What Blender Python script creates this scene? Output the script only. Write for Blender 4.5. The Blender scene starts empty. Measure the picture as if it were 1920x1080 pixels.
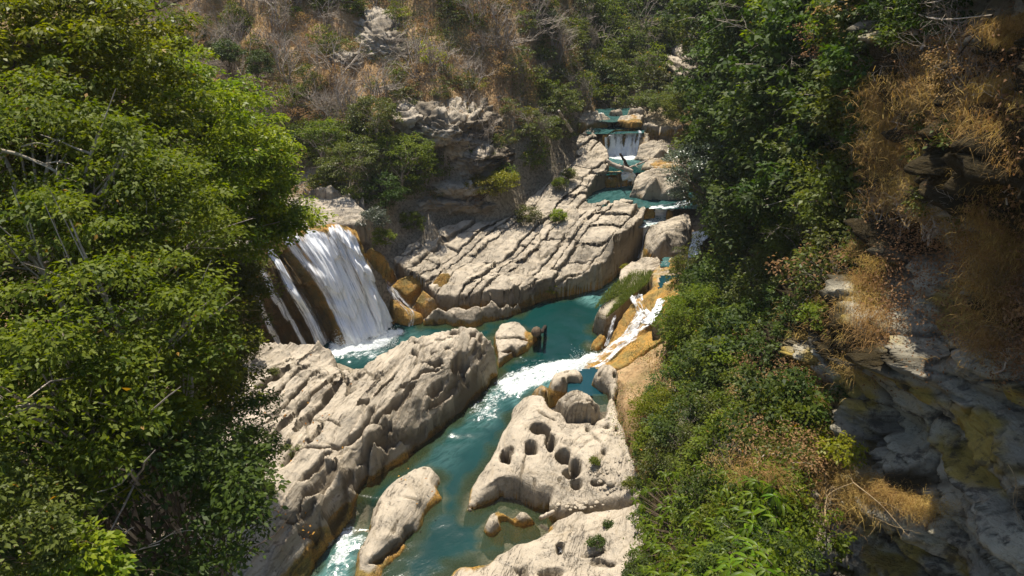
import bpy, math, random
import numpy as np
S = bpy.context.scene
random.seed(7); RNG = np.random.default_rng(7)

# ------------------------------------------------------------------ camera, sky, sun, exposure
CAM_H = 25.0; FOC = 1280.0; TILT = math.radians(30)
cam = bpy.data.cameras.new("camera"); cam_o = bpy.data.objects.new("camera", cam)
S.collection.objects.link(cam_o); S.camera = cam_o
cam_o.location = (0, 0, CAM_H); cam_o.rotation_euler = (math.radians(60), 0, 0)
cam.sensor_width = 36; cam.lens = 36 * FOC / 1920; cam.clip_end = 1500; cam.clip_start = 0.1
SUN_EL = math.radians(66); SUN_AZ = math.radians(-14)        # azimuth from +Y towards +X
world = bpy.data.worlds.new("World"); S.world = world; world.use_nodes = True
nt = world.node_tree
sky = nt.nodes.new('ShaderNodeTexSky'); sky.sky_type = 'NISHITA'; sky.sun_disc = False
sky.sun_elevation = SUN_EL; sky.sun_rotation = SUN_AZ
bg = nt.nodes['Background']; nt.links.new(sky.outputs[0], bg.inputs[0]); bg.inputs[1].default_value = 0.12
sun = bpy.data.lights.new("sun", 'SUN'); sun.energy = 5.0; sun.angle = math.radians(0.5); sun.color = (1, .925, .80)
sun_o = bpy.data.objects.new("sun", sun); S.collection.objects.link(sun_o)
sun_o.rotation_euler = (-(math.pi/2 - SUN_EL), 0, -SUN_AZ)
sun_o.location = (0, 40, 80)
S.view_settings.view_transform = 'Standard'; S.view_settings.look = 'None'
S.view_settings.exposure = 0.6; S.view_settings.gamma = 1; S.view_settings.use_curve_mapping = False
S.cycles.max_bounces = 6; S.cycles.transparent_max_bounces = 12
S.cycles.diffuse_bounces = 3; S.cycles.glossy_bounces = 2; S.cycles.transmission_bounces = 3
S.cycles.caustics_reflective = False; S.cycles.caustics_refractive = False
S.cycles.use_denoising = True
try: S.cycles.denoiser = 'OPENIMAGEDENOISE'
except Exception: pass

# ------------------------------------------------------------------ place helpers
CT, ST = math.cos(TILT), math.sin(TILT)
def ray(px, py):
    u = (np.asarray(px, float) - 960) / FOC; v = (540 - np.asarray(py, float)) / FOC
    return np.stack([u, CT + v*ST, -ST + v*CT], -1)
def P(px, py, z):                      # the point at height z seen along a bearing
    d = ray(px, py); s = (np.asarray(z, float) - CAM_H) / d[..., 2]
    return d * s[..., None] + np.array([0, 0, CAM_H])
def D(px, py, dist):
    d = ray(px, py); d = d / np.linalg.norm(d, axis=-1, keepdims=True)
    return d * np.asarray(dist, float)[..., None] + np.array([0, 0, CAM_H])
def PP(l): return np.array([P(*a) for a in l])

# ------------------------------------------------------------------ noise
def _hash(ix, iy, iz, s):
    with np.errstate(over='ignore'):
        h = (ix.astype(np.uint32)*np.uint32(374761393) + iy.astype(np.uint32)*np.uint32(668265263)
             + iz.astype(np.uint32)*np.uint32(3266489917) + np.uint32((s*2654435761) & 0xffffffff))
        h = (h ^ (h >> np.uint32(13))) * np.uint32(1274126177)
        h = h ^ (h >> np.uint32(16))
    return (h & np.uint32(0xffffff)).astype(np.float32) / 16777215.0
def n3(x, y, z=0.0, s=0):
    x, y, z = np.broadcast_arrays(np.asarray(x, float), np.asarray(y, float), np.asarray(z, float))
    fx, fy, fz = np.floor(x), np.floor(y), np.floor(z)
    ix, iy, iz = fx.astype(np.int64), fy.astype(np.int64), fz.astype(np.int64)
    tx, ty, tz = x-fx, y-fy, z-fz
    tx = tx*tx*(3-2*tx); ty = ty*ty*(3-2*ty); tz = tz*tz*(3-2*tz)
    def c(a, b, d): return _hash(ix+a, iy+b, iz+d, s)
    l0 = (c(0,0,0)*(1-tx)+c(1,0,0)*tx)*(1-ty) + (c(0,1,0)*(1-tx)+c(1,1,0)*tx)*ty
    if not np.any(tz): return l0
    l1 = (c(0,0,1)*(1-tx)+c(1,0,1)*tx)*(1-ty) + (c(0,1,1)*(1-tx)+c(1,1,1)*tx)*ty
    return l0*(1-tz)+l1*tz
def fbm(x, y, z=0.0, o=4, s=0, g=.5):
    r = 0; a = 1; t = 0; f = 1
    for i in range(o):
        r = r + a*n3(np.asarray(x)*f+i*17.3, np.asarray(y)*f+i*9.1, np.asarray(z)*f, s+i); t += a; a *= g; f *= 2.03
    return r/t
def ss(a, b, x):
    t = np.clip((x-a)/(b-a), 0, 1); return t*t*(3-2*t)

def voro(x, y, s=0):                    # jittered cells: id hash, offset to the cell centre, edge distance
    fx = np.floor(x); fy = np.floor(y); b1 = np.full(x.shape, 9.); b2 = np.full(x.shape, 9.); cid = np.zeros(x.shape); ox = np.zeros(x.shape); oy = np.zeros(x.shape)
    for i in (-1, 0, 1):
        for j in (-1, 0, 1):
            gx = (fx+i).astype(np.int64); gy = (fy+j).astype(np.int64); px = fx+i+_hash(gx, gy, gx*0, s); py = fy+j+_hash(gx, gy, gx*0, s+1)
            d = np.hypot(x-px, y-py); m = d < b1; b2 = np.where(m, b1, np.minimum(b2, d)); cid = np.where(m, _hash(gx, gy, gx*0, s+2), cid)
            ox = np.where(m, x-px, ox); oy = np.where(m, y-py, oy); b1 = np.where(m, d, b1)
    return cid, ox, oy, b2-b1
def facets(X, Y, size, stretch, ang, amp, s):   # broken, tilted faces bounded by joints
    c, n = math.cos(ang), math.sin(ang); wx = X+(fbm(X*1.1/size, Y*1.1/size, 0, 3, s+7)-.5)*size*.8; wy = Y+(fbm(X*1.1/size, Y*1.1/size, 0, 3, s+8)-.5)*size*.8
    u = (wx*c+wy*n)/(size*stretch); v = (-wx*n+wy*c)/size; cid, ox, oy, e = voro(u, v, s); t = np.mod(cid*7.13, 1)-.5; t2 = np.mod(cid*13.7, 1)-.5
    return ((cid-.5)+t*ox*1.6+t2*oy*2.2)*amp-amp*.55*(1-ss(0, .05, e)), 1-ss(.0, .05, e)
def seg_dist(x, y, pts):               # distance to an open polyline and parameter 0..1
    best = np.full(x.shape, 1e9); par = np.zeros(x.shape)
    n = len(pts)-1
    for i in range(n):
        ax, ay = pts[i][:2]; bx, by = pts[i+1][:2]
        dx, dy = bx-ax, by-ay; L = dx*dx+dy*dy+1e-12
        t = np.clip(((x-ax)*dx+(y-ay)*dy)/L, 0, 1)
        d = np.hypot(x-ax-t*dx, y-ay-t*dy); m = d < best
        best = np.where(m, d, best); par = np.where(m, (i+t)/n, par)
    return best, par
def poly_sd(x, y, pts):                # + inside
    d, _ = seg_dist(x, y, list(pts)+[pts[0]])
    ins = np.zeros(x.shape, bool); n = len(pts)
    for i in range(n):
        ax, ay = pts[i][:2]; bx, by = pts[(i+1) % n][:2]
        if ay == by: continue
        c = ((ay > y) != (by > y)) & (x < (bx-ax)*(y-ay)/(by-ay)+ax)
        ins ^= c
    return np.where(ins, d, -d)
class RBF:
    def __init__(s, pts, smooth=.02):
        p = np.asarray(pts, float); s.c = p[:, :2]; n = len(p)
        A = np.hypot(s.c[:, None, 0]-s.c[None, :, 0], s.c[:, None, 1]-s.c[None, :, 1])
        M = np.zeros((n+3, n+3)); M[:n, :n] = A - smooth*np.eye(n); M[:n, n] = 1; M[:n, n+1:] = s.c; M[n, :n] = 1; M[n+1:, :n] = s.c.T
        b = np.zeros(n+3); b[:n] = p[:, 2]; s.w = np.linalg.lstsq(M, b, rcond=None)[0]
    def __call__(s, x, y):
        sh = np.shape(x); x = np.ravel(x); y = np.ravel(y); out = np.zeros(x.shape); n = len(s.c)
        for k in range(0, len(x), 20000):
            X = x[k:k+20000]; Y = y[k:k+20000]
            r = np.hypot(X[:, None]-s.c[None, :, 0], Y[:, None]-s.c[None, :, 1])
            out[k:k+20000] = r @ s.w[:n] + s.w[n] + X*s.w[n+1] + Y*s.w[n+2]
        return out.reshape(sh)

# ------------------------------------------------------------------ object helpers
def mesh_np(name, V, F, attrs=None, smooth=True):
    V = np.asarray(V, np.float32); F = np.asarray(F, np.int32); k = F.shape[1]
    me = bpy.data.meshes.new(name)
    me.vertices.add(len(V)); me.vertices.foreach_set('co', V.ravel())
    me.loops.add(F.size); me.loops.foreach_set('vertex_index', F.ravel())
    me.polygons.add(len(F)); me.polygons.foreach_set('loop_start', np.arange(0, F.size, k, dtype=np.int32))
    me.polygons.foreach_set('loop_total', np.full(len(F), k, np.int32))
    if smooth: me.polygons.foreach_set('use_smooth', np.ones(len(F), bool))
    for a, v in (attrs or {}).items():
        at = me.attributes.new(a, 'FLOAT', 'POINT'); at.data.foreach_set('value', np.asarray(v, np.float32))
    me.update(calc_edges=True); return me
def link(name, me, mat=None, parent=None, loc=None):
    o = bpy.data.objects.new(name, me); S.collection.objects.link(o)
    if mat is not None and me is not None and not me.materials: me.materials.append(mat)
    if parent is not None: o.parent = parent
    if loc is not None: o.location = loc
    return o
def tag(o, label=None, cat=None, group=None, kind=None):
    if label: o['label'] = label
    if cat: o['category'] = cat
    if group: o['group'] = group
    if kind: o['kind'] = kind
    return o
def placed(name, V, F, mat, attrs=None, parent=None, smooth=True, origin=None):
    V = np.asarray(V, float)
    c = np.array([V[:, 0].mean(), V[:, 1].mean(), V[:, 2].min()]) if origin is None else np.array(origin, float)
    pl = np.array(parent.location) if parent is not None else np.zeros(3)
    o = link(name, mesh_np(name, V-c, F, attrs, smooth), mat, parent, tuple(c-pl))
    return o
def grid_faces(keep):                  # keep: bool cells mask shape (ny-1,nx-1); verts index iy*nx+ix
    ny, nx = keep.shape[0]+1, keep.shape[1]+1
    iy, ix = np.nonzero(keep); a = iy*nx+ix
    return np.stack([a, a+1, a+nx+1, a+nx], 1)
def compact(V, F, attrs):
    u, inv = np.unique(F.ravel(), return_inverse=True)
    return V[u], inv.reshape(F.shape), {k: v[u] for k, v in attrs.items()}
def tubes(paths, sides=5):             # [(pts Nx3, radii N)]
    Vs = []; Fs = []; off = 0
    ang = np.arange(sides)*2*math.pi/sides; ca, sa = np.cos(ang), np.sin(ang)
    for pts, rad in paths:
        pts = np.asarray(pts, float); rad = np.asarray(rad, float); n = len(pts)
        t = np.gradient(pts, axis=0); t /= np.linalg.norm(t, axis=1, keepdims=True)+1e-9
        ref = np.where(np.abs(t[:, 2:3]) > .9, np.array([[1., 0, 0]]), np.array([[0, 0, 1.]]))
        a = np.cross(t, ref); a /= np.linalg.norm(a, axis=1, keepdims=True)+1e-9; b = np.cross(t, a)
        ring = pts[:, None]+rad[:, None, None]*(a[:, None]*ca[None, :, None]+b[:, None]*sa[None, :, None])
        Vs.append(ring.reshape(-1, 3))
        i = np.arange(n-1)[:, None]*sides; j = np.arange(sides)[None]; k = (j+1) % sides
        Fs.append(np.stack([i+j, i+k, i+sides+k, i+sides+j], -1).reshape(-1, 4)+off); off += n*sides
    return np.concatenate(Vs), np.concatenate(Fs)

# ------------------------------------------------------------------ materials
class N:
    def __init__(s, name):
        s.m = bpy.data.materials.new(name); s.m.use_nodes = True; s.t = s.m.node_tree; s.t.nodes.clear()
        s.out = s.t.nodes.new('ShaderNodeOutputMaterial')
    def new(s, typ, **kw):
        n = s.t.nodes.new('ShaderNode'+typ)
        for k, v in kw.items(): setattr(n, k, v)
        return n
    def set(s, sock, v):
        if isinstance(v, bpy.types.NodeSocket): s.t.links.new(v, sock)
        elif v is not None:
            if isinstance(v, tuple) and len(v) == 3 and sock.type == 'RGBA': v = v+(1,)
            sock.default_value = v
    def noise(s, scale, detail=4, rough=.55, vec=None, dist=0, col=False):
        n = s.new('TexNoise'); s.set(n.inputs['Scale'], scale); n.inputs['Detail'].default_value = detail
        n.inputs['Roughness'].default_value = rough; n.inputs['Distortion'].default_value = dist
        s.set(n.inputs['Vector'], vec if vec is not None else s.pos()); return n.outputs[1 if col else 0]
    def pos(s):
        if not hasattr(s, '_p'): s._p = s.new('NewGeometry').outputs['Position']
        return s._p
    def obj(s):
        if not hasattr(s, '_o'): s._o = s.new('TexCoord').outputs['Object']
        return s._o
    def scalev(s, vec, sc, rot=(0, 0, 0)):
        n = s.new('Mapping'); s.set(n.inputs[0], vec); n.inputs['Scale'].default_value = sc; n.inputs['Rotation'].default_value = rot
        return n.outputs[0]
    def ramp(s, f, a, b):              # smooth map of f from a..b to 0..1
        n = s.new('MapRange'); n.interpolation_type = 'SMOOTHSTEP'; s.set(n.inputs[0], f)
        s.set(n.inputs[1], a); s.set(n.inputs[2], b); return n.outputs[0]
    def math(s, op, a, b=None):
        n = s.new('Math', operation=op); s.set(n.inputs[0], a); s.set(n.inputs[1], b); return n.outputs[0]
    def mix(s, f, a, b):
        n = s.new('Mix', data_type='RGBA'); s.set(n.inputs[0], f); s.set(n.inputs[6], a); s.set(n.inputs[7], b); return n.outputs[2]
    def attr(s, name): return s.new('Attribute', attribute_name=name).outputs['Fac']
    def bump(s, h, strength=.5, dist=.05, nrm=None):
        n = s.new('Bump'); n.inputs['Strength'].default_value = strength; n.inputs['Distance'].default_value = dist
        s.set(n.inputs['Height'], h)
        if nrm is not None: s.set(n.inputs['Normal'], nrm)
        return n.outputs[0]
    def bsdf(s, col, rough=.9, nrm=None, spec=.3, alpha=None):
        n = s.new('BsdfPrincipled'); s.set(n.inputs['Base Color'], col); s.set(n.inputs['Roughness'], rough)
        s.set(n.inputs['Specular IOR Level'], spec)
        if nrm is not None: s.set(n.inputs['Normal'], nrm)
        if alpha is not None: s.set(n.inputs['Alpha'], alpha)
        return n.outputs[0]
    def done(s, sh): s.t.links.new(sh, s.out.inputs[0]); return s.m

def rock_mat(name, pale=(.53, .455, .35), grey=(.33, .30, .25), strata=(1, 1, 7), och=1.0, bright=1.0):
    n = N(name); p = n.pos()
    big = n.noise(.55, 5, .6); mid = n.noise(2.6, 6, .65); fine = n.noise(14, 5, .7)
    lay = n.noise(1.2, 5, .6, n.scalev(p, (.6, .6, 6), (.25, .2, 0)))
    c = n.mix(n.ramp(big, .35, .65), pale, tuple(v*.80 for v in pale))
    c = n.mix(n.math('MULTIPLY', n.ramp(n.noise(.9, 6, .7), .56, .70), .7), c, (.24, .21, .17))
    c = n.mix(n.math('MULTIPLY', n.ramp(mid, .5, .72), .6), c, grey)
    c = n.mix(n.math('MULTIPLY', n.ramp(lay, .52, .7), .45), c, (.33, .26, .17))
    c = n.mix(n.math('MULTIPLY', n.ramp(fine, .55, .8), .35), c, (.2, .17, .13))
    speck = n.noise(45, 2, .5)
    c = n.mix(n.math('MULTIPLY', n.ramp(speck, .62, .72), .35), c, (.14, .12, .1))
    # fine fissures running with the bedding strike
    fv = n.noise(1.6, 5, .6, n.scalev(n.scalev(p, (1, 1, 1), (0, 0, -STRIKE_ANG)), (.28, 3.2, 2.2)), .35)
    fis = n.math('SUBTRACT', 1.0, n.ramp(n.math('ABSOLUTE', n.math('SUBTRACT', fv, .5)), .0, .016))
    fis = n.math('MULTIPLY', fis, n.ramp(big, .5, .62))
    fv2 = n.noise(1.3, 4, .6, n.scalev(n.scalev(p, (1, 1, 1), (.5, .3, -STRIKE_ANG-.9)), (.5, 2.2, 2)), .5)
    fis2 = n.math('SUBTRACT', 1.0, n.ramp(n.math('ABSOLUTE', n.math('SUBTRACT', fv2, .5)), .0, .010))
    fis = n.math('MAXIMUM', fis, n.math('MULTIPLY', fis2, n.ramp(mid, .52, .6)))
    stri = n.noise(1, 5, .7, n.scalev(n.scalev(p, (1, 1, 1), (0, 0, -STRIKE_ANG)), (.7, 10, 6)))
    c = n.mix(n.math('MULTIPLY', n.ramp(stri, .54, .66), .22), c, (.25, .21, .15))
    c = n.mix(n.math('MULTIPLY', fis, .75), c, (.10, .08, .055))
    # steep faces are mixed darker and browner
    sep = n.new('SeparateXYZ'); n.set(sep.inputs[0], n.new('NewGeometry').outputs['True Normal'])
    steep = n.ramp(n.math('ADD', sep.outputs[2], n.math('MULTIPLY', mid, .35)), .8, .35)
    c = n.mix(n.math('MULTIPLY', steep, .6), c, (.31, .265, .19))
    # dirt in joints and hollows, with their crevice shade painted in
    c = n.mix(n.math('MULTIPLY', n.attr('dirt_shade'), .8), c, (.10, .075, .045))
    # mineral crust where water splashes
    o = n.attr('ochre'); of = n.ramp(n.math('ADD', o, n.math('MULTIPLY', n.math('SUBTRACT', mid, .5), .9)), .35, .75)
    oc = n.mix(n.ramp(n.noise(1.7, 4), .4, .62), (.46, .25, .05), (.28, .20, .055))
    oc = n.mix(n.ramp(fine, .45, .7), oc, (.12, .075, .02))
    c = n.mix(n.math('MULTIPLY', of, och), c, oc)
    c = n.mix(n.math('MULTIPLY', n.attr('dirt_shade'), n.math('MULTIPLY', of, .85)), c, (.035, .024, .012))  # same painted shade again over the crust
    mo = n.attr('moss'); mf = n.ramp(n.math('ADD', mo, n.math('MULTIPLY', n.math('SUBTRACT', fine, .5), .8)), .4, .6)
    c = n.mix(mf, c, n.mix(fine, (.05, .07, .012), (.14, .13, .02)))
    h = n.math('ADD', n.math('MULTIPLY', mid, .6), n.math('ADD', n.math('MULTIPLY', fine, .25), n.math('MULTIPLY', lay, .6)))
    h = n.math('ADD', n.math('ADD', h, n.math('MULTIPLY', stri, .7)), n.math('MULTIPLY', fis, -1.2))
    nr = n.bump(n.math('ADD', h, n.math('MULTIPLY', speck, .12)), .85, .13)
    return n.done(n.bsdf(c, n.math('SUBTRACT', .92, n.math('MULTIPLY', of, .35)), nr, .25))
_a = P(502, 795, 2.4)[:2]; _b = P(602, 695, 2.3)[:2]; STRIKE = _b-_a; STRIKE_ANG = math.atan2(STRIKE[1], STRIKE[0])
M = {}
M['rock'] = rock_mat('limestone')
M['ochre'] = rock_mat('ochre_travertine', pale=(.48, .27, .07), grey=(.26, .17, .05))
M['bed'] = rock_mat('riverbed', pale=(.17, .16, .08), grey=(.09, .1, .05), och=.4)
def cliff_mat():
    n = N('shaded_cliff_rock'); p = n.pos()
    big = n.noise(.35, 5, .6); mid = n.noise(1.6, 7, .7); fine = n.noise(9, 6, .75)
    c = n.mix(n.ramp(big, .4, .6), (.50, .455, .34), (.34, .31, .24))
    c = n.mix(n.ramp(n.noise(.5, 4, .5, n.scalev(p, (1, 1, 1.6))), .52, .62), c, (.42, .31, .08))
    c = n.mix(n.math('MULTIPLY', n.ramp(mid, .54, .66), .8), c, (.07, .062, .05))
    c = n.mix(n.math('MULTIPLY', n.ramp(n.noise(1.2, 4, .6, n.scalev(p, (2.5, 2.5, .3))), .55, .68), .7), c, (.06, .055, .05))
    c = n.mix(n.math('MULTIPLY', n.ramp(fine, .5, .75), .5), c, (.1, .085, .06))
    lay = n.noise(2, 5, .65, n.scalev(p, (.5, .5, 4), (.3, .2, 0)))
    c = n.mix(n.math('MULTIPLY', n.attr('crack'), .75), c, (.05, .043, .034))  # crevice shade painted into the cliff colour
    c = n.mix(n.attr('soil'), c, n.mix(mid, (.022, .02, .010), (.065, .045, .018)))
    h = n.math('ADD', n.math('MULTIPLY', mid, 1.0), n.math('ADD', n.math('MULTIPLY', fine, .4), lay))
    return n.done(n.bsdf(c, .95, n.bump(h, .9, .3), .15))
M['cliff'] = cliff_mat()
def ground_mat():
    n = N('hillside_soil')
    big = n.noise(.12, 4, .6); mid = n.noise(.7, 6, .7); fine = n.noise(5, 6, .75)
    c = n.mix(n.ramp(mid, .35, .65), (.36, .235, .12), (.50, .35, .19))
    c = n.mix(n.ramp(big, .52, .66), c, (.22, .18, .08))
    c = n.mix(n.ramp(fine, .5, .75), c, (.16, .11, .055))
    c = n.mix(n.math('MULTIPLY', n.ramp(n.noise(1.1, 5, .7), .6, .7), .7), c, (.42, .19, .08))
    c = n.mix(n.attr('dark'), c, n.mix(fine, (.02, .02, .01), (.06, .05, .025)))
    c = n.mix(n.attr('stone'), c, n.mix(n.ramp(fine, .4, .65), (.40, .34, .25), (.16, .13, .09)))
    h = n.math('ADD', mid, n.math('MULTIPLY', fine, .6))
    return n.done(n.bsdf(c, 1, n.bump(h, .9, .3), .1))
M['ground'] = ground_mat()
def leaf_mat(name, a, b, trans=.45, rough=.45, dead=None, spec=.22):
    n = N(name); r = n.attr('lv')
    oi = n.new('ObjectInfo').outputs['Random']
    c = n.mix(r, a, b)
    hs = n.new('HueSaturation'); n.set(hs.inputs['Color'], c)
    n.set(hs.inputs['Value'], n.math('ADD', .78, n.math('MULTIPLY', oi, .44)))
    n.set(hs.inputs['Hue'], n.math('ADD', .485, n.math('MULTIPLY', oi, .03)))
    c = hs.outputs[0]
    if dead: c = n.mix(n.ramp(r, .965, .975), c, dead)
    d = n.bsdf(c, rough, None, spec)
    t = n.new('BsdfTranslucent'); tc = n.new('HueSaturation'); n.set(tc.inputs['Color'], c); tc.inputs['Value'].default_value = 1.25; tc.inputs['Saturation'].default_value = 1.12
    n.set(t.inputs[0], tc.outputs[0])
    mx = n.new('MixShader'); mx.inputs[0].default_value = trans; n.set(mx.inputs[1], d); n.set(mx.inputs[2], t.outputs[0])
    return n.done(mx.outputs[0])
M['lf_bright'] = leaf_mat('leaf_fresh_green', (.08, .14, .006), (.28, .30, .014), .5, dead=(.4, .25, .03))
M['lf_green'] = leaf_mat('leaf_green', (.055, .092, .006), (.19, .22, .013), .45, .55, dead=(.35, .2, .03))
M['lf_deep'] = leaf_mat('leaf_deep_green', (.024, .05, .008), (.085, .125, .014), .35, .55)
M['lf_olive'] = leaf_mat('leaf_olive', (.06, .08, .014), (.15, .17, .025), .4, dead=(.4, .2, .04))
M['lf_gloss'] = leaf_mat('leaf_glossy_green', (.055, .115, .005), (.16, .25, .010), .4, .42, spec=.28)
M['lf_yellow'] = leaf_mat('leaf_yellow_green', (.16, .19, .01), (.30, .27, .02), .45, dead=(.5, .2, .02))
M['lf_dry'] = leaf_mat('leaf_dry_brown', (.22, .13, .055), (.42, .27, .12), .35, .8)
M['lf_orange'] = leaf_mat('leaf_dead_orange', (.4, .17, .03), (.55, .30, .07), .45, .7)
M['lf_silver'] = leaf_mat('leaf_grey_green', (.05, .075, .04), (.11, .135, .075), .3, .35, spec=.6)
M['straw'] = leaf_mat('dry_grass_straw', (.22, .135, .04), (.50, .33, .11), .35, .7)
M['grass'] = leaf_mat('bank_grass', (.06, .09, .012), (.16, .18, .025), .4, .7)
M['flower'] = leaf_mat('purple_petal', (.35, .05, .4), (.4, .06, .5), .3)
def bark_mat(name, a, b):
    n = N(name); f = n.noise(9, 5, .7, n.scalev(n.obj(), (1, 1, .35)))
    return n.done(n.bsdf(n.mix(n.ramp(f, .35, .65), a, b), .9, n.bump(f, .8, .03), .15))
M['bark'] = bark_mat('bark_brown', (.16, .12, .08), (.07, .05, .035))
M['bark_pale'] = bark_mat('bark_bleached', (.55, .48, .38), (.33, .27, .2))
M['bark_straw'] = bark_mat('bark_straw', (.38, .28, .15), (.2, .14, .08))
M['bark_grey'] = bark_mat('bark_grey', (.50, .43, .35), (.3, .25, .2))
M['bark_dark'] = bark_mat('bark_wet_dark', (.06, .045, .035), (.025, .02, .017))
def water_mat(name='river_water', deep=(.003, .029, .027)):
    n = N(name); p = n.pos()
    big = n.noise(.35, 3, .5); f = n.attr('foam'); sh = n.attr('shallow'); mk = n.attr('milky')
    c = n.mix(n.ramp(big, .3, .7), deep, tuple(v*1.25 for v in deep))
    flow = n.scalev(p, (1, 1, 1), (0, 0, .85))
    wisp = n.noise(1.4, 6, .68, n.scalev(flow, (2.8, .8, 1)), 1.2)
    c = n.mix(n.math('MULTIPLY', mk, n.ramp(wisp, .25, .7)), c, (.13, .27, .26))
    c = n.mix(n.math('MULTIPLY', sh, .8), c, (.055, .075, .025))
    fn = n.noise(3.4, 8, .72, n.scalev(flow, (1.8, .8, 1)), .8); fn2 = n.noise(11, 5, .7)
    ff = n.math('ADD', n.math('MULTIPLY', fn, .65), n.math('MULTIPLY', fn2, .35))
    th = n.math('SUBTRACT', .98, n.math('MULTIPLY', f, .70))
    foam = n.ramp(n.math('SUBTRACT', ff, th), -.09, .10)
    glint = n.ramp(n.noise(7, 4, .7, n.scalev(flow, (2.4, .9, 1)), .6), .735, .80)  # pale glints painted into the water through the foam mix
    foam = n.math('MAXIMUM', foam, n.math('MULTIPLY', glint, .22))  # from here foam holds the painted glints as well as real foam
    c = n.mix(foam, c, n.mix(fn2, (.52, .60, .61), (.86, .87, .86)))
    rp = n.math('ADD', n.noise(2.2, 4, .6, n.scalev(flow, (2, .9, 1)), .6), n.math('MULTIPLY', n.noise(9, 4, .6, n.scalev(flow, (1.8, .9, 1))), .35))
    h = n.math('ADD', rp, n.math('MULTIPLY', foam, .8))
    alpha = n.math('SUBTRACT', 1.0, n.math('MULTIPLY', n.math('MULTIPLY', sh, .62), n.math('SUBTRACT', 1.0, foam)))
    rough = n.math('ADD', .14, n.math('MULTIPLY', foam, .6))
    return n.done(n.bsdf(c, rough, n.bump(h, .2, .05), .2, alpha))
M['water'] = water_mat()
M['pool_dark'] = water_mat('still_pool_water', (.006, .035, .045))
def fall_mat(name='falling_water', lo=.36, hi=.60, sc=(34, 1.7)):
    n = N(name); uv = n.new('UVMap').outputs[0]; uv.node.uv_map = 'UVMap'
    a = n.noise(1, 5, .62, n.scalev(uv, (sc[0], sc[1], 1)), .35); b = n.noise(1, 6, .75, n.scalev(uv, (sc[0]*3.4, sc[1]*6, 1)), .6)
    m = n.attr('mask')
    t = n.math('ADD', n.math('ADD', n.math('MULTIPLY', a, .6), n.math('MULTIPLY', b, .4)), n.math('SUBTRACT', m, .5))
    al = n.ramp(t, lo, hi)
    c = n.mix(n.ramp(b, .3, .6), (.74, .79, .84), (.93, .94, .95))
    return n.done(n.bsdf(c, .45, n.bump(t, .9, .12), .4, al))
M['fall'] = fall_mat()
M['rapid'] = fall_mat('rapid_water', .36, .58, (4, 11))
M['fall_fine'] = fall_mat('cascade_water', .34, .56, (9, 2.2))

# ------------------------------------------------------------------ data: rocks (bearing, bearing, height)
TERR = []                               # terrain control points
SHORE = []
def roots(pts): TERR.extend([tuple(P(a, b, c-1.0)) for a, b, c in pts])

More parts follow.
